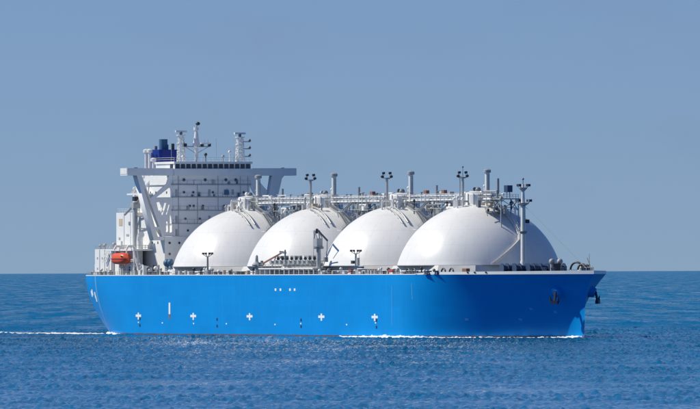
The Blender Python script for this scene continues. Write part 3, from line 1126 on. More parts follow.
# engine casing, stern blocks
mb = MB()
mb.box(-123.5, -112.8, -15.0, 15.0, DECK, 32.5)
casing = mb.build('engine_casing', 'white', ship, 0)
mb = MB()
mb.box(-112.7, -103.0, -14.4, -11.25, 22.8, 31.3)
mb.build('side_locker', 'white', casing, 0)
MB().box(-112.7, -104.0, 11.25, 13.3, 26.0, 31.3).build('side_locker', 'white', casing, 0)
MB().box(-121.6, -119.4, -15.08, -14.9, 29.0, 30.9).build('louvre', 'beige', casing, 0)
mb = MB()
mb.box(-118.4, -118.2, -15.06, -14.9, DECK, 32.4)
mb.box(-114.2, -114.05, -15.06, -14.9, DECK, 32.4)
mb.build('wall_seam', 'grey', casing, 0)
def rail_box(x0, x1, y0, y1, z, h=1.0, st=1.5):
    mb = MB()
    for (a, b, c, d) in ((x0, y0, x1, y0), (x1, y0, x1, y1), (x1, y1, x0, y1), (x0, y1, x0, y0)):
        L = math.hypot(c - a, d - b)
        n = max(2, int(L / st))
        for i in range(n + 1):
            u = i / n
            mb.beam((a + (c - a) * u, b + (d - b) * u, z), (a + (c - a) * u, b + (d - b) * u, z + h), 0.06, 0.06)
        for zz in (z + h * 0.5, z + h):
            mb.beam((a, b, zz), (c, d, zz), 0.06, 0.06)
    return mb
rail_box(-123.3, -113.0, -14.8, 14.8, 32.5).build('handrail', 'white', casing)
mb = MB()
mb.box(-130.5, -119.0, -18.2, 18.2, DECK, 22.8)
mb.box(-118.98, -106.2, -17.6, -15.02, DECK, 22.28)
aft = mb.build('aft_house', 'white', ship, 0)
mb = MB()
mb.box(-119.0, -102.0, -19.6, -13.85, 22.3, 22.75)
mb.box(-119.0, -97.0, 13.85, 19.6, 22.3, 22.75)
mb.build('boat_deck', 'white', aft, 0)
for x in (-117, -112, -107, -102.3):
    for y in (-19.3, 19.3):
        MB().beam((x, y, DECK), (x, y, 22.3), 0.4, 0.4).build('pillar', 'white', aft, 0)
MB().box(-111, -102, -19.05, -18.9, 19.6, 19.85).build('tie_beam', 'white', aft, 0)
rail_box(-130.3, -112, -18.0, -15.2, 22.8).build('handrail', 'grey', aft)
rail_box(-111, -102.2, -19.4, -14.5, 22.75).build('handrail', 'grey', aft)
for x in (-127.3, -124.0, -121.2):
    MB().box(x - 0.12, x + 0.12, -18.28, -18.1, DECK, 22.7).build('wall_seam', 'grey', aft, 0)
for x, z in ((-128.8, 20.4), (-125.6, 20.4), (-122.6, 20.4), (-128.8, 17.6), (-122.6, 17.4)):
    MB().box(x - 0.35, x + 0.35, -18.27, -18.1, z - 0.28, z + 0.28).build('window', 'grey', aft, 0)
MB().box(-131.6, -130.5, -17.8, -14, DECK, 18.8).build('side_locker', 'white', aft, 0)
for x, y, z, s in ((-129.5, -17.0, 23.3, 0.6), (-126.0, -17.2, 23.4, 0.7), (-121.5, -16.5, 23.6, 0.8)):
    mb = MB()
    mb.tube((x, y, 22.8), (x, y, z + 0.3), 0.3, 8)
    mb.ball((x, y, z + 0.4), s * 0.8, 10, 6)
    mb.build('mushroom_vent', 'grey', aft)
# stuff under the boat deck
rnd = random.Random(9)
for i in range(40):
    x, y = rnd.uniform(-112, -96.5), rnd.uniform(-19.4, -15)
    h = rnd.uniform(0.8, 3.4)
    mb = MB()
    if rnd.random() < 0.5:
        mb.tube((x, y, DECK), (x, y, DECK + h), rnd.uniform(0.2, 0.5), 10)
        mb.ball((x, y, DECK + h), 0.6, 10, 6)
        mb.build('mushroom_vent', rnd.choice(['white', 'grey', 'midgrey']), aft)
    else:
        mb.cbox((x, y, DECK + h / 2), (rnd.uniform(0.6, 1.6), rnd.uniform(0.5, 1.2), h))
        mb.build('deck_locker', rnd.choice(['white', 'white', 'white', 'grey', 'midgrey']), aft)
def stair(x0, z0, x1, z1, y, parent, m_='white'):
    mb = MB()
    for d in (-0.4, 0.4):
        mb.beam((x0, y + d, z0), (x1, y + d, z1), 0.08, 0.28)
        mb.beam((x0, y + d, z0 + 0.95), (x1, y + d, z1 + 0.95), 0.06, 0.06)
    n = int(abs(z1 - z0) / 0.3)
    for i in range(n + 1):
        u = i / n
        mb.cbox((x0 + (x1 - x0) * u, y, z0 + (z1 - z0) * u), (0.25, 0.8, 0.05))
    return mb.build('stair_flight', m_, parent, 0)
stair(-123.2, 19.3, -119.6, 22.8, -18.9, aft)
stair(-103.0, 22.7, -98.6, DECK, -19.0, aft, 'white')
stair(-112.4, 26.1, -108.2, 29.4, -12.2, aft)
for x, z, w_, h_, m_ in ((-116.2, 18.2, 0.9, 1.9, 'midgrey'), (-119.9, 24.0, 0.8, 1.8, 'grey'), (-116.0, 26.5, 1.6, 0.5, 'grey'), (-114.8, 29.6, 0.9, 0.9, 'midgrey'), (-121.4, 25.6, 0.9, 0.6, 'grey')):
    yy = -15.05
    MB().box(x - w_ / 2, x + w_ / 2, yy - 0.07, yy + 0.1, z - h_ / 2, z + h_ / 2).build('wall_door' if h_ > 1.5 else 'wall_grille', m_, casing, 0)
for x in (-101.6, -98.4):
    MB().box(x - 0.35, x + 0.35, -13.92, -13.7, 16.6, 18.5).build('wall_door', 'midgrey', lower, 0)
mb = MB()
for x in np.arange(-111.5, -102.2, 1.9):
    mb.beam((x, -19.35, DECK + 0.1), (x, -19.35, 19.5), 0.12, 0.12)
mb.beam((-112, -19.35, 17.6), (-102.3, -19.35, 17.6), 0.1, 0.1)
mb.build('side_screen', 'white', aft, 0)
# big white ventilator cowl beside the house
mb = MB()
mb.path([(-104.5, -16.6, 22.7), (-104.5, -16.6, 25.2), (-103.6, -16.8, 26.3), (-102.6, -17.0, 26.6)], 0.85, 14)
mb.build('ventilator_cowl', 'white', aft)
# grey provision crane post with dark head
mb = MB()
mb.tube((-110.0, -15.4, 22.7), (-110.0, -15.4, 34.2), 0.62, 12)
mb.cbox((-110.0, -15.4, 34.4), (2.0, 2.0, 1.6))
cr = mb.build('provision_crane', 'grey', ship)
MB().cbox((-109.8, -15.4, 36.1), (1.5, 1.3, 1.2)).build('winch_cover', 'dark', cr)
mb = MB()
for z in (31.4, 28.2):
    mb.beam((-110.0, -15.2, z), (-101.5, -14.2, z), 0.35, 0.3)
mb.beam((-110, -16, 34.2), (-112.8, -17.3, 31.8), 0.3, 0.4)
mb.beam((-109.4, -15.4, 34.8), (-107.0, -15.6, 36.0), 0.3, 0.4)
mb.build('crane_arm', 'midgrey', cr)

# funnel
mb = MB()
mb.box(-130.2, -113.4, -5.2, 5.2, 22.9, 43.4)
fcas = mb.build('funnel_casing', 'white', ship, 0)
mb = MB()
prof = [(-129.0, -2.8), (-129.0, 2.8), (-122.6, 2.8), (-122.0, 2.0), (-122.0, -2.0), (-122.6, -2.8)]
mb.prism([(x, y, 43.4) for x, y in prof], (0, 0, 6.0))
fun = mb.build('funnel', 'funnel', ship, 0)
for x, y, r, z1, m_ in ((-125.2, -0.4, 1.15, 52.2, 'slate'), (-123.0, 1.4, 0.45, 51.0, 'dark'), (-126.8, 1.2, 0.6, 50.8, 'slate'), (-127.6, -1.6, 0.5, 50.4, 'grey')):
    mb = MB()
    mb.lathe([(r, 49.2), (r, z1), (r * 0.8, z1), (r * 0.8, z1 - 0.6)], (x, y, 0), 16)
    mb.build('exhaust_pipe', m_, fun)
mb = MB()
for x in (-127.3, -125.0, -122.6):
    mb.tube((x, -4.5, 43.4), (x, -4.5, 46.2 if x > -124 else 48.6), 0.42, 10)
    mb.lathe([(0.42, 0), (0.8, 0.15), (0.8, 0.8), (0.3, 1.1)], (x, -4.5, 48.5 if x < -124 else 46.1), 10)
mb.build('side_vent', 'white', fun)
rail_box(-130.0, -113.5, -5.1, 5.1, 43.4).build('handrail', 'white', fcas)
# stepped tops between funnel and house
mb = MB()
mb.box(-116.0, -107.2, -9.5, 9.5, 42.1, 42.8)
mb.box(-123.0, -113.01, -10.2, 10.2, 32.5, 39.4)
mb.build('casing_top', 'white', casing, 0)
mb = MB()
for y in (-10.25,):
    for x in (-121.8, -119.4, -116.8, -114.6):
        mb.box(x - 0.35, x + 0.35, y - 0.5, y + 0.02, 33.0, 39.2)
mb.build('casing_rib', 'white', casing, 0)
mb = MB()
for x in (-115.5, -112.4, -109.3):
    mb.beam((x, -10.2, 42.1), (x - 3.0, -12.8, 37.6), 0.5, 0.5)
mb.box(-121, -108, -13.0, -11.25, 37.2, 37.6)
mb.build('side_bracket', 'white', casing, 0)

# masts on the compass deck
mb = MB()
mb.tube((-101.0, 0, 45.85), (-101.0, 0, 49.65), 0.42, 10)
mb.lathe([(0.6, 49.65), (1.0, 50.13), (0.6, 52.37), (0.38, 54.29)], (-101.0, 0, 0), 10)
mb.tube((-101.0, 0, 54.29), (-101.0, 0, 55.09), 0.7, 10)
radar = mb.build('radar_mast', 'white', ship)
mb = MB()
mb.beam((-101.0, -3.6, 49.97), (-101.0, 3.8, 49.97), 0.35, 0.3)
mb.beam((-103.5, 0, 49.97), (-99.0, 0, 49.97), 0.35, 0.3)
mb.beam((-101, -3.4, 49.97), (-101, 0, 48.05), 0.15, 0.15)
mb.beam((-101, 3.6, 49.97), (-101, 0, 48.05), 0.15, 0.15)
mb.build('yardarm', 'grey', radar)
for y in (-3.3, 1.6, 3.7):
    MB().cbox((-100.8, y, 50.37), (0.7, 0.7, 0.8)).build('mast_light', 'dark', radar)
MB().cbox((-99.4, 1.9, 50.77), (0.5, 2.6, 0.35)).build('radar_scanner', 'white', radar)
MB().ball((-100.8, 0.4, 56.05), 0.6, 12, 8, (1, 1, 0.8)).build('mast_head', 'dark', radar)
MB().tube((-101, 0, 55.01), (-100.9, 0.2, 55.89), 0.18, 8).build('mast_pole', 'grey', radar)
for y in (2.4, 3.4):
    MB().tube((-101, y, 49.97), (-101, y, 51.89), 0.06, 5).build('whip_antenna', 'grey', radar)
radar.location.x = -3.6
def lattice_mast(x, y, z0, z1, w, label):
    mb = MB()
    zz = np.linspace(z0, z1, 7)
    c = [(-1, -1), (1, -1), (1, 1), (-1, 1)]
    def P(i, z):
        f = 1 - 0.35 * (z - z0) / (z1 - z0)
        return (x + c[i][0] * w * f, y + c[i][1] * w * f, z)
    for i in range(4):
        mb.beam(P(i, z0), P(i, z1), 0.2, 0.2)
        for a, b in zip(zz[:-1], zz[1:]):
            mb.beam(P(i, a), P((i + 1) % 4, b), 0.13, 0.13)
            mb.beam(P(i, b), P((i + 1) % 4, b), 0.13, 0.13)
    t = mb.build('lattice_mast', 'white', ship, 0)
    MB().lathe([(1.3, z1), (1.3, z1 + 0.18), (0.9, z1 + 0.2)], (x, y, 0), 14).build('mast_platform', 'white', t)
    MB().cbox((x, y, z1 + 1.1), (0.6, 3.2, 0.5)).build('radar_scanner', 'white', t)
    MB().tube((x, y, z1 + 0.2), (x, y, z1 + 1.0), 0.4, 10).build('radar_motor', 'midgrey', t)
    for z in (z0 + (z1 - z0) * 0.38, z0 + (z1 - z0) * 0.7):
        MB().lathe([(1.2, z), (1.2, z + 0.14), (0.8, z + 0.16)], (x, y, 0), 12).build('mast_platform', 'white', t)
    return t
lattice_mast(-105.6, -4.0, 45.85, 52.9, 0.85, 's')
lm = lattice_mast(-99.0, 10.2, 45.85, 52.3, 0.95, 'p')
for i, z in enumerate((47.3, 49.3, 51.2)):
    mb = MB()
    mb.beam((-99.0, 11.0, z), (-99.0, 13.0, z), 0.2, 0.2)
    mb.ball((-99.0, 13.0, z + 0.3), 0.45, 8, 5)
    mb.build('signal_lamp', 'midgrey', lm)
mb = MB()
mb.cbox((-108, -8.7, 44.1), (2.4, 2.2, 2.6))
mb.build('satellite_box', 'white', wheel)
MB().ball((-106.75, -8.7, 44.2), 0.75, 12, 8, (0.3, 1, 1)).build('louvre', 'midgrey', wheel)

# ------------------------------------------------------------------ lifeboat (lies in its davits: a thing of its own)
lb = empty('lifeboat', SHIP_M @ Vector((-107.6, -20.6, 18.7)))
lb.rotation_euler = (0, 0, HEAD)
tag(lb, 'orange enclosed lifeboat hanging in davits beside the white stern house', 'lifeboat')
mb = MB()
nx, nr = 18, 16
vs, fs = [], []
for i in range(nx + 1):
    u = -1 + 2 * i / nx
    f = max(1 - abs(u + 0.06) ** 4.5, 0.05) ** 0.6
    xx = u * 4.5
    for j in range(nr):
        a = 2 * math.pi * j / nr
        c, s = math.cos(a), math.sin(a)
        yy = 1.65 * f * math.copysign(abs(c) ** 0.75, c)
        zz = 1.5 + (1.6 if s > 0 else 1.5) * f ** 0.7 * math.copysign(abs(s) ** 0.8, s)
        vs.append((xx, yy, zz))
for i in range(nx):
    for j in range(nr):
        k = (j + 1) % nr
        fs.append((i * nr + j, i * nr + k, (i + 1) * nr + k, (i + 1) * nr + j))
fs += [tuple(range(nr)), tuple(range(nx * nr, (nx + 1) * nr))]
mb.add(vs, fs)
mb.build('boat_shell', 'orange', lb, 50)
mb = MB()
for sg in (-1, 1):
    pts = [(u * 4.4, sg * (1.67 * max(1 - abs(u + 0.06) ** 4.5, 0.05) ** 0.6), 1.5) for u in np.linspace(-0.98, 0.98, 14)]
    mb.path(pts, 0.12, 6)
mb.build('fender', 'darkorange', lb)
MB().lathe([(0.7, 2.8), (0.65, 3.3), (0.4, 3.45)], (-2.2, 0, 0), 12).build('conning_hatch', 'dark', lb)
for x in (-1.6, 0, 1.6, 3.0):
    MB().cbox((x, -1.38, 2.2), (0.5, 0.25, 0.28)).build('window', 'darkorange', lb)
# davits belong to the ship
for x in (-111.6, -103.6):
    mb = MB()
    mb.path([(x, -17.6, DECK), (x, -17.8, 22.0), (x, -18.8, 23.4), (x, -20.4, 23.6), (x, -20.9, 22.6)], 0.24, 8)
    mb.tube((x, -20.8, 22.8), (x, -20.6, 21.4), 0.07, 6)
    mb.build('davit', 'white', aft)

# ------------------------------------------------------------------ manifold amidships, starboard
mb = MB()
mb.box(-15.5, 17.5, -22.9, -19.2, 17.2, 17.55)
man = mb.build('manifold_platform', 'white', ship, 0)
for x in np.arange(-15, 17.6, 2.95):
    for y in (-22.6, -19.6):
        MB().beam((x, y, DECK), (x, y, 17.2), 0.22, 0.22).build('pillar', 'white', man, 0)
MB().box(-14.5, 17, -20.6, -20.3, DECK, 17.1).build('platform_shade_sheet', 'navy', man, 0)  # navy sheet standing in for the dark shade below the platform
rail_box(-15.3, 17.3, -22.8, -19.3, 17.55, 0.9, 2.0).build('handrail', 'grey', man)
for i in range(9):
    x = -8.5 + i * 2.75
    mb = MB()
    mb.tube((x, -19.0, 19.0), (x, -22.6, 19.0), 0.36, 12)
    mb.tube((x, -22.7, 19.0), (x, -22.5, 19.0), 0.62, 12)
    mb.tube((x, -21.6, 19.0), (x, -21.4, 19.0), 0.62, 12)
    pp = mb.build('manifold_pipe', 'grey', man)
    mb = MB()
    mb.tube((x, -20.7, 19.0), (x, -20.7, 20.5), 0.20, 8)
    mb.cbox((x, -20.7, 20.3), (0.9, 0.8, 0.7))
    mb.ball((x, -20.7, 19.0), 0.68, 10, 6)
    mb.build('valve', 'grey' if i % 3 else 'white', man)
    mb = MB()
    mb.tube((x + 0.8, -20.9, 19.9), (x + 0.95, -20.9, 19.9), 0.42, 12)
    mb.tube((x + 0.1, -20.9, 19.9), (x + 0.9, -20.9, 19.9), 0.08, 6)
    mb.build('hand_wheel', 'dark', man)
    if i in (0, 5):
        mb = MB()
        mb.beam((x - 0.8, -22, 17.6), (x - 0.2, -21, 20.6), 0.25, 0.25)
        mb.build('stay', 'grey', man)
mb = MB()
mb.path([(-9, -18.6, 18.3), (16, -18.6, 18.3)], 0.45, 10)
mb.path([(-12, -18.2, 19.4), (17, -18.2, 19.4)], 0.30, 10)
mb.build('header_pipe', 'grey', man)
# lantern post and small boom at the after end
mb = MB()
mb.tube((-17.6, -22.4, DECK), (-17.6, -22.4, 18.3), 0.55, 10, 0.42)
mb.lathe([(1.1, 18.0), (1.25, 18.4), (0.8, 18.9), (0.45, 19.2), (0.35, 20.6), (0.12, 20.9)], (-17.6, -22.4, 0), 12)
post = mb.build('crane_post', 'grey', ship)
MB().cbox((-16.2, -22.4, 18.5), (1.2, 0.8, 0.9)).build('winch', 'midgrey', post)
mb = MB()
mb.beam((-14.6, -22.2, 18.6), (-3.2, -21.6, 21.6), 0.30, 0.34)
mb.build('crane_boom', 'brown', post)
mb = MB()
mb.tube((-14.8, -22.2, 17.5), (-14.8, -22.2, 19.4), 0.35, 8)
mb.beam((-15.2, -22.2, 19.2), (-13.8, -22.2, 18.4), 0.5, 0.5)
mb.tube((-1.9, -21.6, 17.6), (-1.9, -21.6, 22.2), 0.22, 8)
mb.beam((-5.0, -21.6, 21.7), (-1.7, -21.6, 21.4), 0.5, 0.55)
mb.build('boom_rest', 'midgrey', post)
# hose handling crane
cx, cy = 16.2, -20.6
mb = MB()
mb.tube((cx, cy, DECK), (cx, cy, 22.5), 0.7, 14, 0.55)
hc = mb.build('hose_crane', 'grey', ship)
MB().lathe([(1.3, 22.3), (1.3, 22.9), (1.0, 23.0)], (cx, cy, 0), 14).build('slewing_ring', 'midgrey', hc)
mb = MB()
mb.cbox((cx - 0.3, cy, 24.0), (2.0, 1.6, 2.0))
mb.build('crane_cab', 'grey', hc)
mb = MB()
for dy in (-0.7, 0.7):
    mb.beam((cx - 1.0, cy + dy, 25.0), (cx - 1.2, cy + dy, 27.0), 0.3, 0.4)
    mb.beam((cx + 0.6, cy + dy, 25.0), (cx - 1.0, cy + dy, 27.0), 0.2, 0.25)
mb.build('crane_tower', 'grey', hc)
mb = MB()
mb.beam((cx - 1.2, cy, 26.4), (cx - 0.6, cy - 0.1, 27.3), 0.6, 0.6)
mb.beam((cx - 0.8, cy, 27.2), (cx + 6.6, cy - 0.6, 24.4), 0.32, 0.36)
mb.build('crane_boom', 'dark', hc)
mb = MB()
mb.beam((cx + 6.5, cy - 0.6, 24.5), (cx + 6.0, cy - 0.5, 21.4), 0.2, 0.22)
mb.build('crane_linkage', 'grey', hc)
mb = MB()
mb.beam((cx + 5.8, cy - 0.6, 19.6), (cx + 8.2, cy - 1.6, 21.6), 0.2, 0.24)
mb.cbox((cx + 5.6, cy - 0.6, 19.6), (1.0, 0.8, 1.2))
mb.build('crane_jib', 'midgrey', hc)
MB().tube((cx - 3.0, cy, 20.2), (cx - 3.0, cy, 25.4), 0.05, 5).build('hoist_wire', 'dark', hc)

# ------------------------------------------------------------------ deck lamp masts
for x, y, z1, box in ((-53.0, -20.2, 20.6, False), (37.5, -20.2, 21.0, True)):
    mb = MB()
    mb.tube((x, y, DECK), (x, y, z1), 0.30, 10, 0.22)
    lm = mb.build('deck_lamp_mast', 'midgrey', ship)
    mb = MB()
    for q in (-1, 1):
        mb.beam((x, y, z1 - 0.2), (x + 1.6 * q, y + 0.5 * q, z1 + 0.5), 0.14, 0.14)
        mb.beam((x, y, z1 - 0.2), (x + 0.7 * q, y + 0.2 * q, z1 + 0.6), 0.14, 0.14)
    mb.build('lamp_bracket', 'midgrey', lm)
    for d in (-1.7, -0.7, 0.7, 1.7):
        mb = MB()
        mb.cbox((x + d, y + 0.3 * d, z1 + 0.8), (0.6, 0.45, 0.5))
        mb.build('floodlight', 'dark', lm)
    if box:
        MB().cbox((x - 1.4, y, 18.6 + 0.3), (1.4, 0.8, 0.8)).build('loudspeaker', 'dark', lm)
        MB().cbox((x + 1.2, y, 19.0), (0.9, 0.6, 2.0)).build('equipment_box', 'grey', lm)
        MB().tube((x + 1.9, y, 18), (x + 1.9, y, 22), 0.05, 5).build('whip_antenna', 'grey', lm)
# large dark fittings near the house corner
mb = MB()
mb.ball((-84.6, -17.6, 19.0), 1.05, 12, 8, (1, 1, 1))
mb.ball((-82.4, -17.6, 19.2), 0.9, 12, 8)
mb.tube((-84.2, -17.6, DECK), (-84.2, -17.6, 18.4), 0.25, 8)
mb.tube((-82.2, -17.6, DECK), (-82.2, -17.6, 18.6), 0.2, 8)
mb.cbox((-83.3, -17.6, 17.6), (4.4, 0.4, 0.3))
mb.build('pressure_vessel', 'slate', ship)

# ------------------------------------------------------------------ railings and small deck fittings
mb = MB()
o = [p for p in outline(1.0) if p[0] < 82]
acc = 0
for sgn in (-1, 1):
    for (x0, b0), (x1, b1) in zip(o[:-1], o[1:]):
        n = max(1, int(math.hypot(x1 - x0, b1 - b0) / 1.8))
        for i in range(n):
            u = i / n
            x, b = x0 + (x1 - x0) * u, b0 + (b1 - b0) * u - 0.35
            mb.beam((x, sgn * b, DECK), (x, sgn * b, DECK + 1.1), 0.07, 0.07)
        for z in (0.6, 1.1):
            mb.beam((x0, sgn * (b0 - 0.35), DECK + z), (x1, sgn * (b1 - 0.35), DECK + z), 0.05, 0.05)
mb.build('guard_rail', 'grey', deck, 0)
rnd = random.Random(31)
def fitting(x, y):
    q = rnd.random()
    mb = MB()
    if q < 0.35:
        for d in (-0.5, 0.5):
            mb.lathe([(0.28, 0), (0.28, 0.8), (0.36, 0.85), (0.36, 0.98), (0.1, 1.0)], (x + d, y, DECK), 10)
        mb.cbox((x, y, DECK + 0.08), (1.9, 0.7, 0.16))
        mb.build('bollard', rnd.choice(['dark', 'midgrey', 'navy']), deck)
    elif q < 0.6:
        h = rnd.uniform(0.9, 1.7)
        mb.tube((x, y, DECK), (x, y, DECK + h), 0.2, 8)
        mb.ball((x, y, DECK + h), rnd.uniform(0.3, 0.5), 10, 6)
        mb.build('air_vent', rnd.choice(['white', 'grey', 'midgrey', 'dark']), deck)
    elif q < 0.85:
        h = rnd.uniform(0.6, 1.5)
        mb.cbox((x, y, DECK + h / 2), (rnd.uniform(0.6, 2.0), 0.8, h))
        mb.build('deck_box', rnd.choice(['white', 'grey', 'midgrey', 'white', 'beige']), deck)
    else:
        mb.path([(x - 0.9, y, DECK), (x - 0.9, y, DECK + 1.0), (x + 0.9, y, DECK + 1.0), (x + 0.9, y, DECK)], 0.16, 8)
        mb.build('pipe_hoop', rnd.choice(['grey', 'midgrey', 'white']), deck)
for i in range(110):
    x = -86 + i * 1.6 + rnd.uniform(-0.8, 0.8)
    if -19 < x < 20:
        continue
    fitting(x, -rnd.uniform(21.6, 23.2))
for i in range(16):
    x = rnd.uniform(-137, -112)
    fitting(x, -(half_breadth(x, DECK) - rnd.uniform(0.8, 1.4)))
for i in range(10):                                # clustered valves by the third and fourth tanks
    x = 42 + i * 1.35
    mb = MB()
    mb.tube((x, -22, DECK), (x, -22, DECK + rnd.uniform(0.8, 1.3)), 0.25, 8)
    mb.cbox((x, -22, DECK + 1.2), (0.8, 0.5, 0.5))
    mb.build('deck_valve', rnd.choice(['navy', 'dark', 'brown', 'midgrey']), deck)
MB().cbox((43.2, -22.0, DECK + 1.9), (4.2, 0.8, 0.5)).build('deck_box', 'navy', deck)
for x in (39.6, 63.4):
    MB().cbox((x, -22.6, DECK + 1.0), (2.6 if x > 60 else 1.6, 0.7, 0.8)).build('fire_box', 'red', deck)
mb = MB()
mb.path([(-80, -21.2, DECK + 0.9), (-20, -21.2, DECK + 0.9)], 0.22, 8)
mb.path([(20, -21.2, DECK + 0.9), (80, -20.6, DECK + 0.9)], 0.22, 8)
mb.build('deck_line_pipe', 'white', deck)
# dark hoses coiled on racks beside the forward tank
for x in (72.5, 75.5, 88.5, 91.5):
    b = half_breadth(x, DECK) - 1.6
    mb = MB()
    pts = [(x + 1.2 * math.cos(a), -b, DECK + 0.25 + 1.25 * math.sin(a)) for a in np.linspace(0, math.pi, 10)]
    mb.path(pts, 0.22, 6)
    mb.build('hose_saddle', 'dark', deck)
MB().cbox((94, -16.8, DECK + 0.9), (2.4, 1.0, 1.2)).build('deck_box', 'brown', deck)

# ------------------------------------------------------------------ foremast and forecastle
fx, fy = 92.0, 0.0
mb = MB()
mb.tube((fx, fy, DECK), (fx, fy, 19.0), 1.0, 16, 0.75)
mb.tube((fx, fy, 18.9), (fx, fy, 33.2), 0.66, 16, 0.58)
mb.tube((fx, fy, 33.2), (fx, fy, 38.0), 0.5, 12, 0.3)
fm = mb.build('foremast', 'white', ship)
for z, r in ((33.2, 1.5), (37.0, 1.1)):
    mb = MB()
    mb.lathe([(0.4, z - 0.7), (r, z), (r, z + 0.18), (0.4, z + 0.2)], (fx, fy, 0), 14)
    mb.build('mast_platform', 'grey', fm)
    for q in ((-1, -1), (1, -1), (1, 1), (-1, 1)):
        dx, dy = q[0] * r * 0.7, q[1] * (r * 0.7 + 0.5)
        mb = MB()
        mb.cbox((fx + dx, fy + dy, z + 0.75), (0.55, 0.6, 0.6))
        mb.beam((fx + dx * 0.6, fy + dy * 0.6, z + 0.1), (fx + dx, fy + dy, z + 0.6), 0.12, 0.12)
        mb.build('floodlight', 'dark' if q[0] > 0 else 'grey', fm)
MB().lathe([(0.55, 25.6), (1.0, 26.2), (1.0, 26.35), (0.6, 26.4)], (fx, fy, 0), 12).build('mast_platform', 'midgrey', fm)
mb = MB()
mb.cbox((fx + 0.5, 0.9, 28.8), (0.8, 0.8, 0.9))
mb.build('mast_light', 'dark', fm)
mb = MB()
mb.tube((fx, fy, 38.0), (fx, fy, 39.4), 0.10, 6)
mb.ball((fx, fy, 39.3), 0.3, 8, 5)
mb.build('antenna', 'midgrey', fm)
mb = MB()
for y in (-0.22, 0.22):
    mb.beam((fx - 0.1 + 0.75, y - 0.2, 17), (fx + 0.65, y - 0.2, 33), 0.06, 0.06)
for z in np.arange(17, 33, 0.5):
    mb.beam((fx + 0.66, -0.42, z), (fx + 0.66, 0.02, z), 0.05, 0.05)
mb.build('ladder', 'grey', fm)
mb = MB()
mb.tube((fx, fy, 33.0), (127.0, 0.0, 17.0), 0.05, 5)
mb.build('forestay', 'midgrey', fm)

def windlass(x, y, m_):
    mb = MB()
    mb.tube((x, y - 1.6, DECK + 1.5), (x, y + 1.6, DECK + 1.5), 0.75, 14)
    for q in (-1.6, -0.2, 1.6):
        mb.tube((x, y + q - 0.1, DECK + 1.5), (x, y + q + 0.1, DECK + 1.5), 1.25, 16)
    w = mb.build('windlass', m_, deck)
    mb = MB()
    mb.cbox((x, y, DECK + 0.35), (2.4, 4.0, 0.7))
    mb.cbox((x - 1.2, y + 2.2, DECK + 1.1), (1.4, 1.0, 1.8))
    mb.build('windlass_bed', 'midgrey', deck)
for x, y in ((98.5, -7.5), (101.5, -5.5), (104.0, -3.0), (100.0, 1.0), (104.0, 3.6)):
    windlass(x, y, 'navy')
# twin ventilator heads
for y, q in ((0.2, 1), (2.4, 1)):
    mb = MB()
    mb.tube((107.5, y, DECK), (107.5, y, DECK + 2.8), 0.45, 10)
    mb.ball((107.5, y, DECK + 3.1), 0.75, 12, 8)
    mb.build('ventilator', 'grey', deck)
MB().cbox((108.0, 1.0, DECK + 1.5), (1.4, 2.0, 2.2)).build('winch_house', 'dark', deck)
# chain pipes and rollers: dark arcs over pale bodies
for x, y, r in ((110.5, 5.5, 2.0), (113.5, 5.6, 1.5), (116.0, 5.4, 1.3)):
    pts = [(x + r * math.cos(a) * 0.9, y + r * math.cos(a) * 0.4, DECK + 0.9 + r * math.sin(a)) for a in np.linspace(0.1, math.pi - 0.1, 12)]
    mb = MB()
    mb.path(pts, 0.26, 8)
    mb.build('chain_guide', 'dark', deck)
    MB().lathe([(0.9, 0), (0.8, 1.6), (0.3, 2.0)], (x + 0.8, y + 0.8, DECK), 14).build('chain_compressor', 'white', deck)
mb = MB()
mb.tube((118.5, 4.4, DECK + 2.6 + 1.3), (123.0, 3.4, DECK + 0.8), 0.12, 6)
mb.build('jackstaff_boom', 'dark', deck)
mb = MB()
mb.tube((126.5, 1.0, DECK), (126.5, 1.0, DECK + 5.0), 0.05, 6)
mb.build('jackstaff', 'midgrey', deck)
for x, y in ((112, -4), (115, -3.2), (118, -2.0), (121, 2.2), (119.5, 4.2)):
    mb = MB()
    for d in (-0.5, 0.5):
        mb.lathe([(0.3, 0), (0.3, 1.3), (0.42, 1.4), (0.42, 1.6), (0.1, 1.65)], (x + d, y, DECK), 10)
    mb.build('bollard', 'navy', deck)

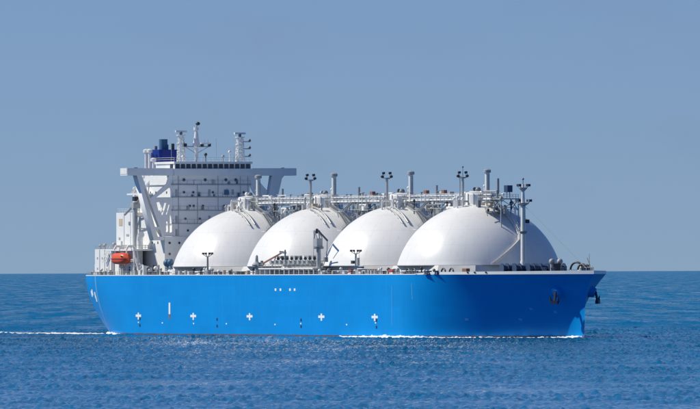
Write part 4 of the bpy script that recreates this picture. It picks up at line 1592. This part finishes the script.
# ------------------------------------------------------------------ foam: bow wave and wake
def foam_mat():
    m = bpy.data.materials.new('foam')
    m.use_nodes = True
    b = m.node_tree.nodes['Principled BSDF']
    b.inputs['Base Color'].default_value = (0.82, 0.86, 0.88, 1)
    b.inputs['Roughness'].default_value = 0.8
    return m
M['foam'] = foam_mat()
def foam_ridge(name, label, pts, hfun, wid, step=0.35, rows=7, seed=3, frag=0.0):
    """ragged ridge of broken water following pts (world x, y); hfun(u) gives its height"""
    r = np.random.default_rng(seed)
    P = np.array(pts, dtype=float)
    d = np.r_[0, np.cumsum(np.hypot(*np.diff(P, axis=0).T))]
    s = np.arange(0, d[-1], step)
    X, Y = np.interp(s, d, P[:, 0]), np.interp(s, d, P[:, 1])
    tx, ty = np.gradient(X), np.gradient(Y)
    L = np.hypot(tx, ty)
    nx_, ny_ = -ty / L, tx / L
    n = len(s)
    def noise(scale):
        k = np.arange(0, d[-1] + 2 * scale, scale)
        return np.interp(s, k, r.uniform(0, 1, len(k)))
    base = np.array([hfun(u) for u in s / d[-1]])
    vs = []
    for j in range(rows):
        v = j / (rows - 1)
        prof = math.sin(math.pi * v) ** 0.8
        nz = 0.35 * noise(5.0) + 0.35 * noise(1.6) + 0.5 * noise(0.5)
        h = base * (nz - frag) * 1.5 * prof + (-0.25 if j in (0, rows - 1) else 0.0)
        off = (v - 0.5) * wid * (0.6 + 0.6 * noise(4.0))
        xx, yy = X + nx_ * off, Y + ny_ * off
        zz = wave(xx, yy) + h - 0.02
        vs += list(zip(xx, yy, zz))
    fs = [(j * n + i, j * n + i + 1, (j + 1) * n + i + 1, (j + 1) * n + i) for j in range(rows - 1) for i in range(n - 1)]
    me = bpy.data.meshes.new(name)
    me.from_pydata(vs, [], fs)
    ob = link(name, me, 'foam', None, 60)
    tag(ob, label, 'foam', kind='stuff')
    return ob
def W(x, y):
    p = SHIP_M @ Vector((x, y, 0))
    return (p.x, p.y)
bow = [W(x, -half_breadth(x, 0.3) - 0.9) for x in np.linspace(37, 124, 64)] + [W(124, 0.0), W(123.0, 3.5)]
def hb(u):
    return 0.20 + 0.42 * math.exp(-((u - 0.38) / 0.20) ** 2) + 0.55 * math.exp(-((u - 0.97) / 0.06) ** 2) + 0.08 * math.sin(9 * u)
foam_ridge('bow_wave', 'white foam of the bow wave along the forward waterline', bow, hb, 3.0, seed=4, frag=0.2)
stern = [W(x, -half_breadth(x, 0.3) - 0.6) for x in np.linspace(-104, -134, 30)]
foam_ridge('stern_wave', 'white foam peeling off the hull below the stern quarter', stern, lambda u: 0.25 + 0.5 * u, 2.0, seed=6, frag=0.2)
wake = [W(x, -14 - (-134 - x) * 0.08 + 1.2 * math.sin(x / 9)) for x in np.linspace(-132, -300, 60)]
foam_ridge('wake', 'long white wake streak trailing from the stern', wake, lambda u: 0.30 - 0.18 * u, 6.0, seed=8, frag=0.12)
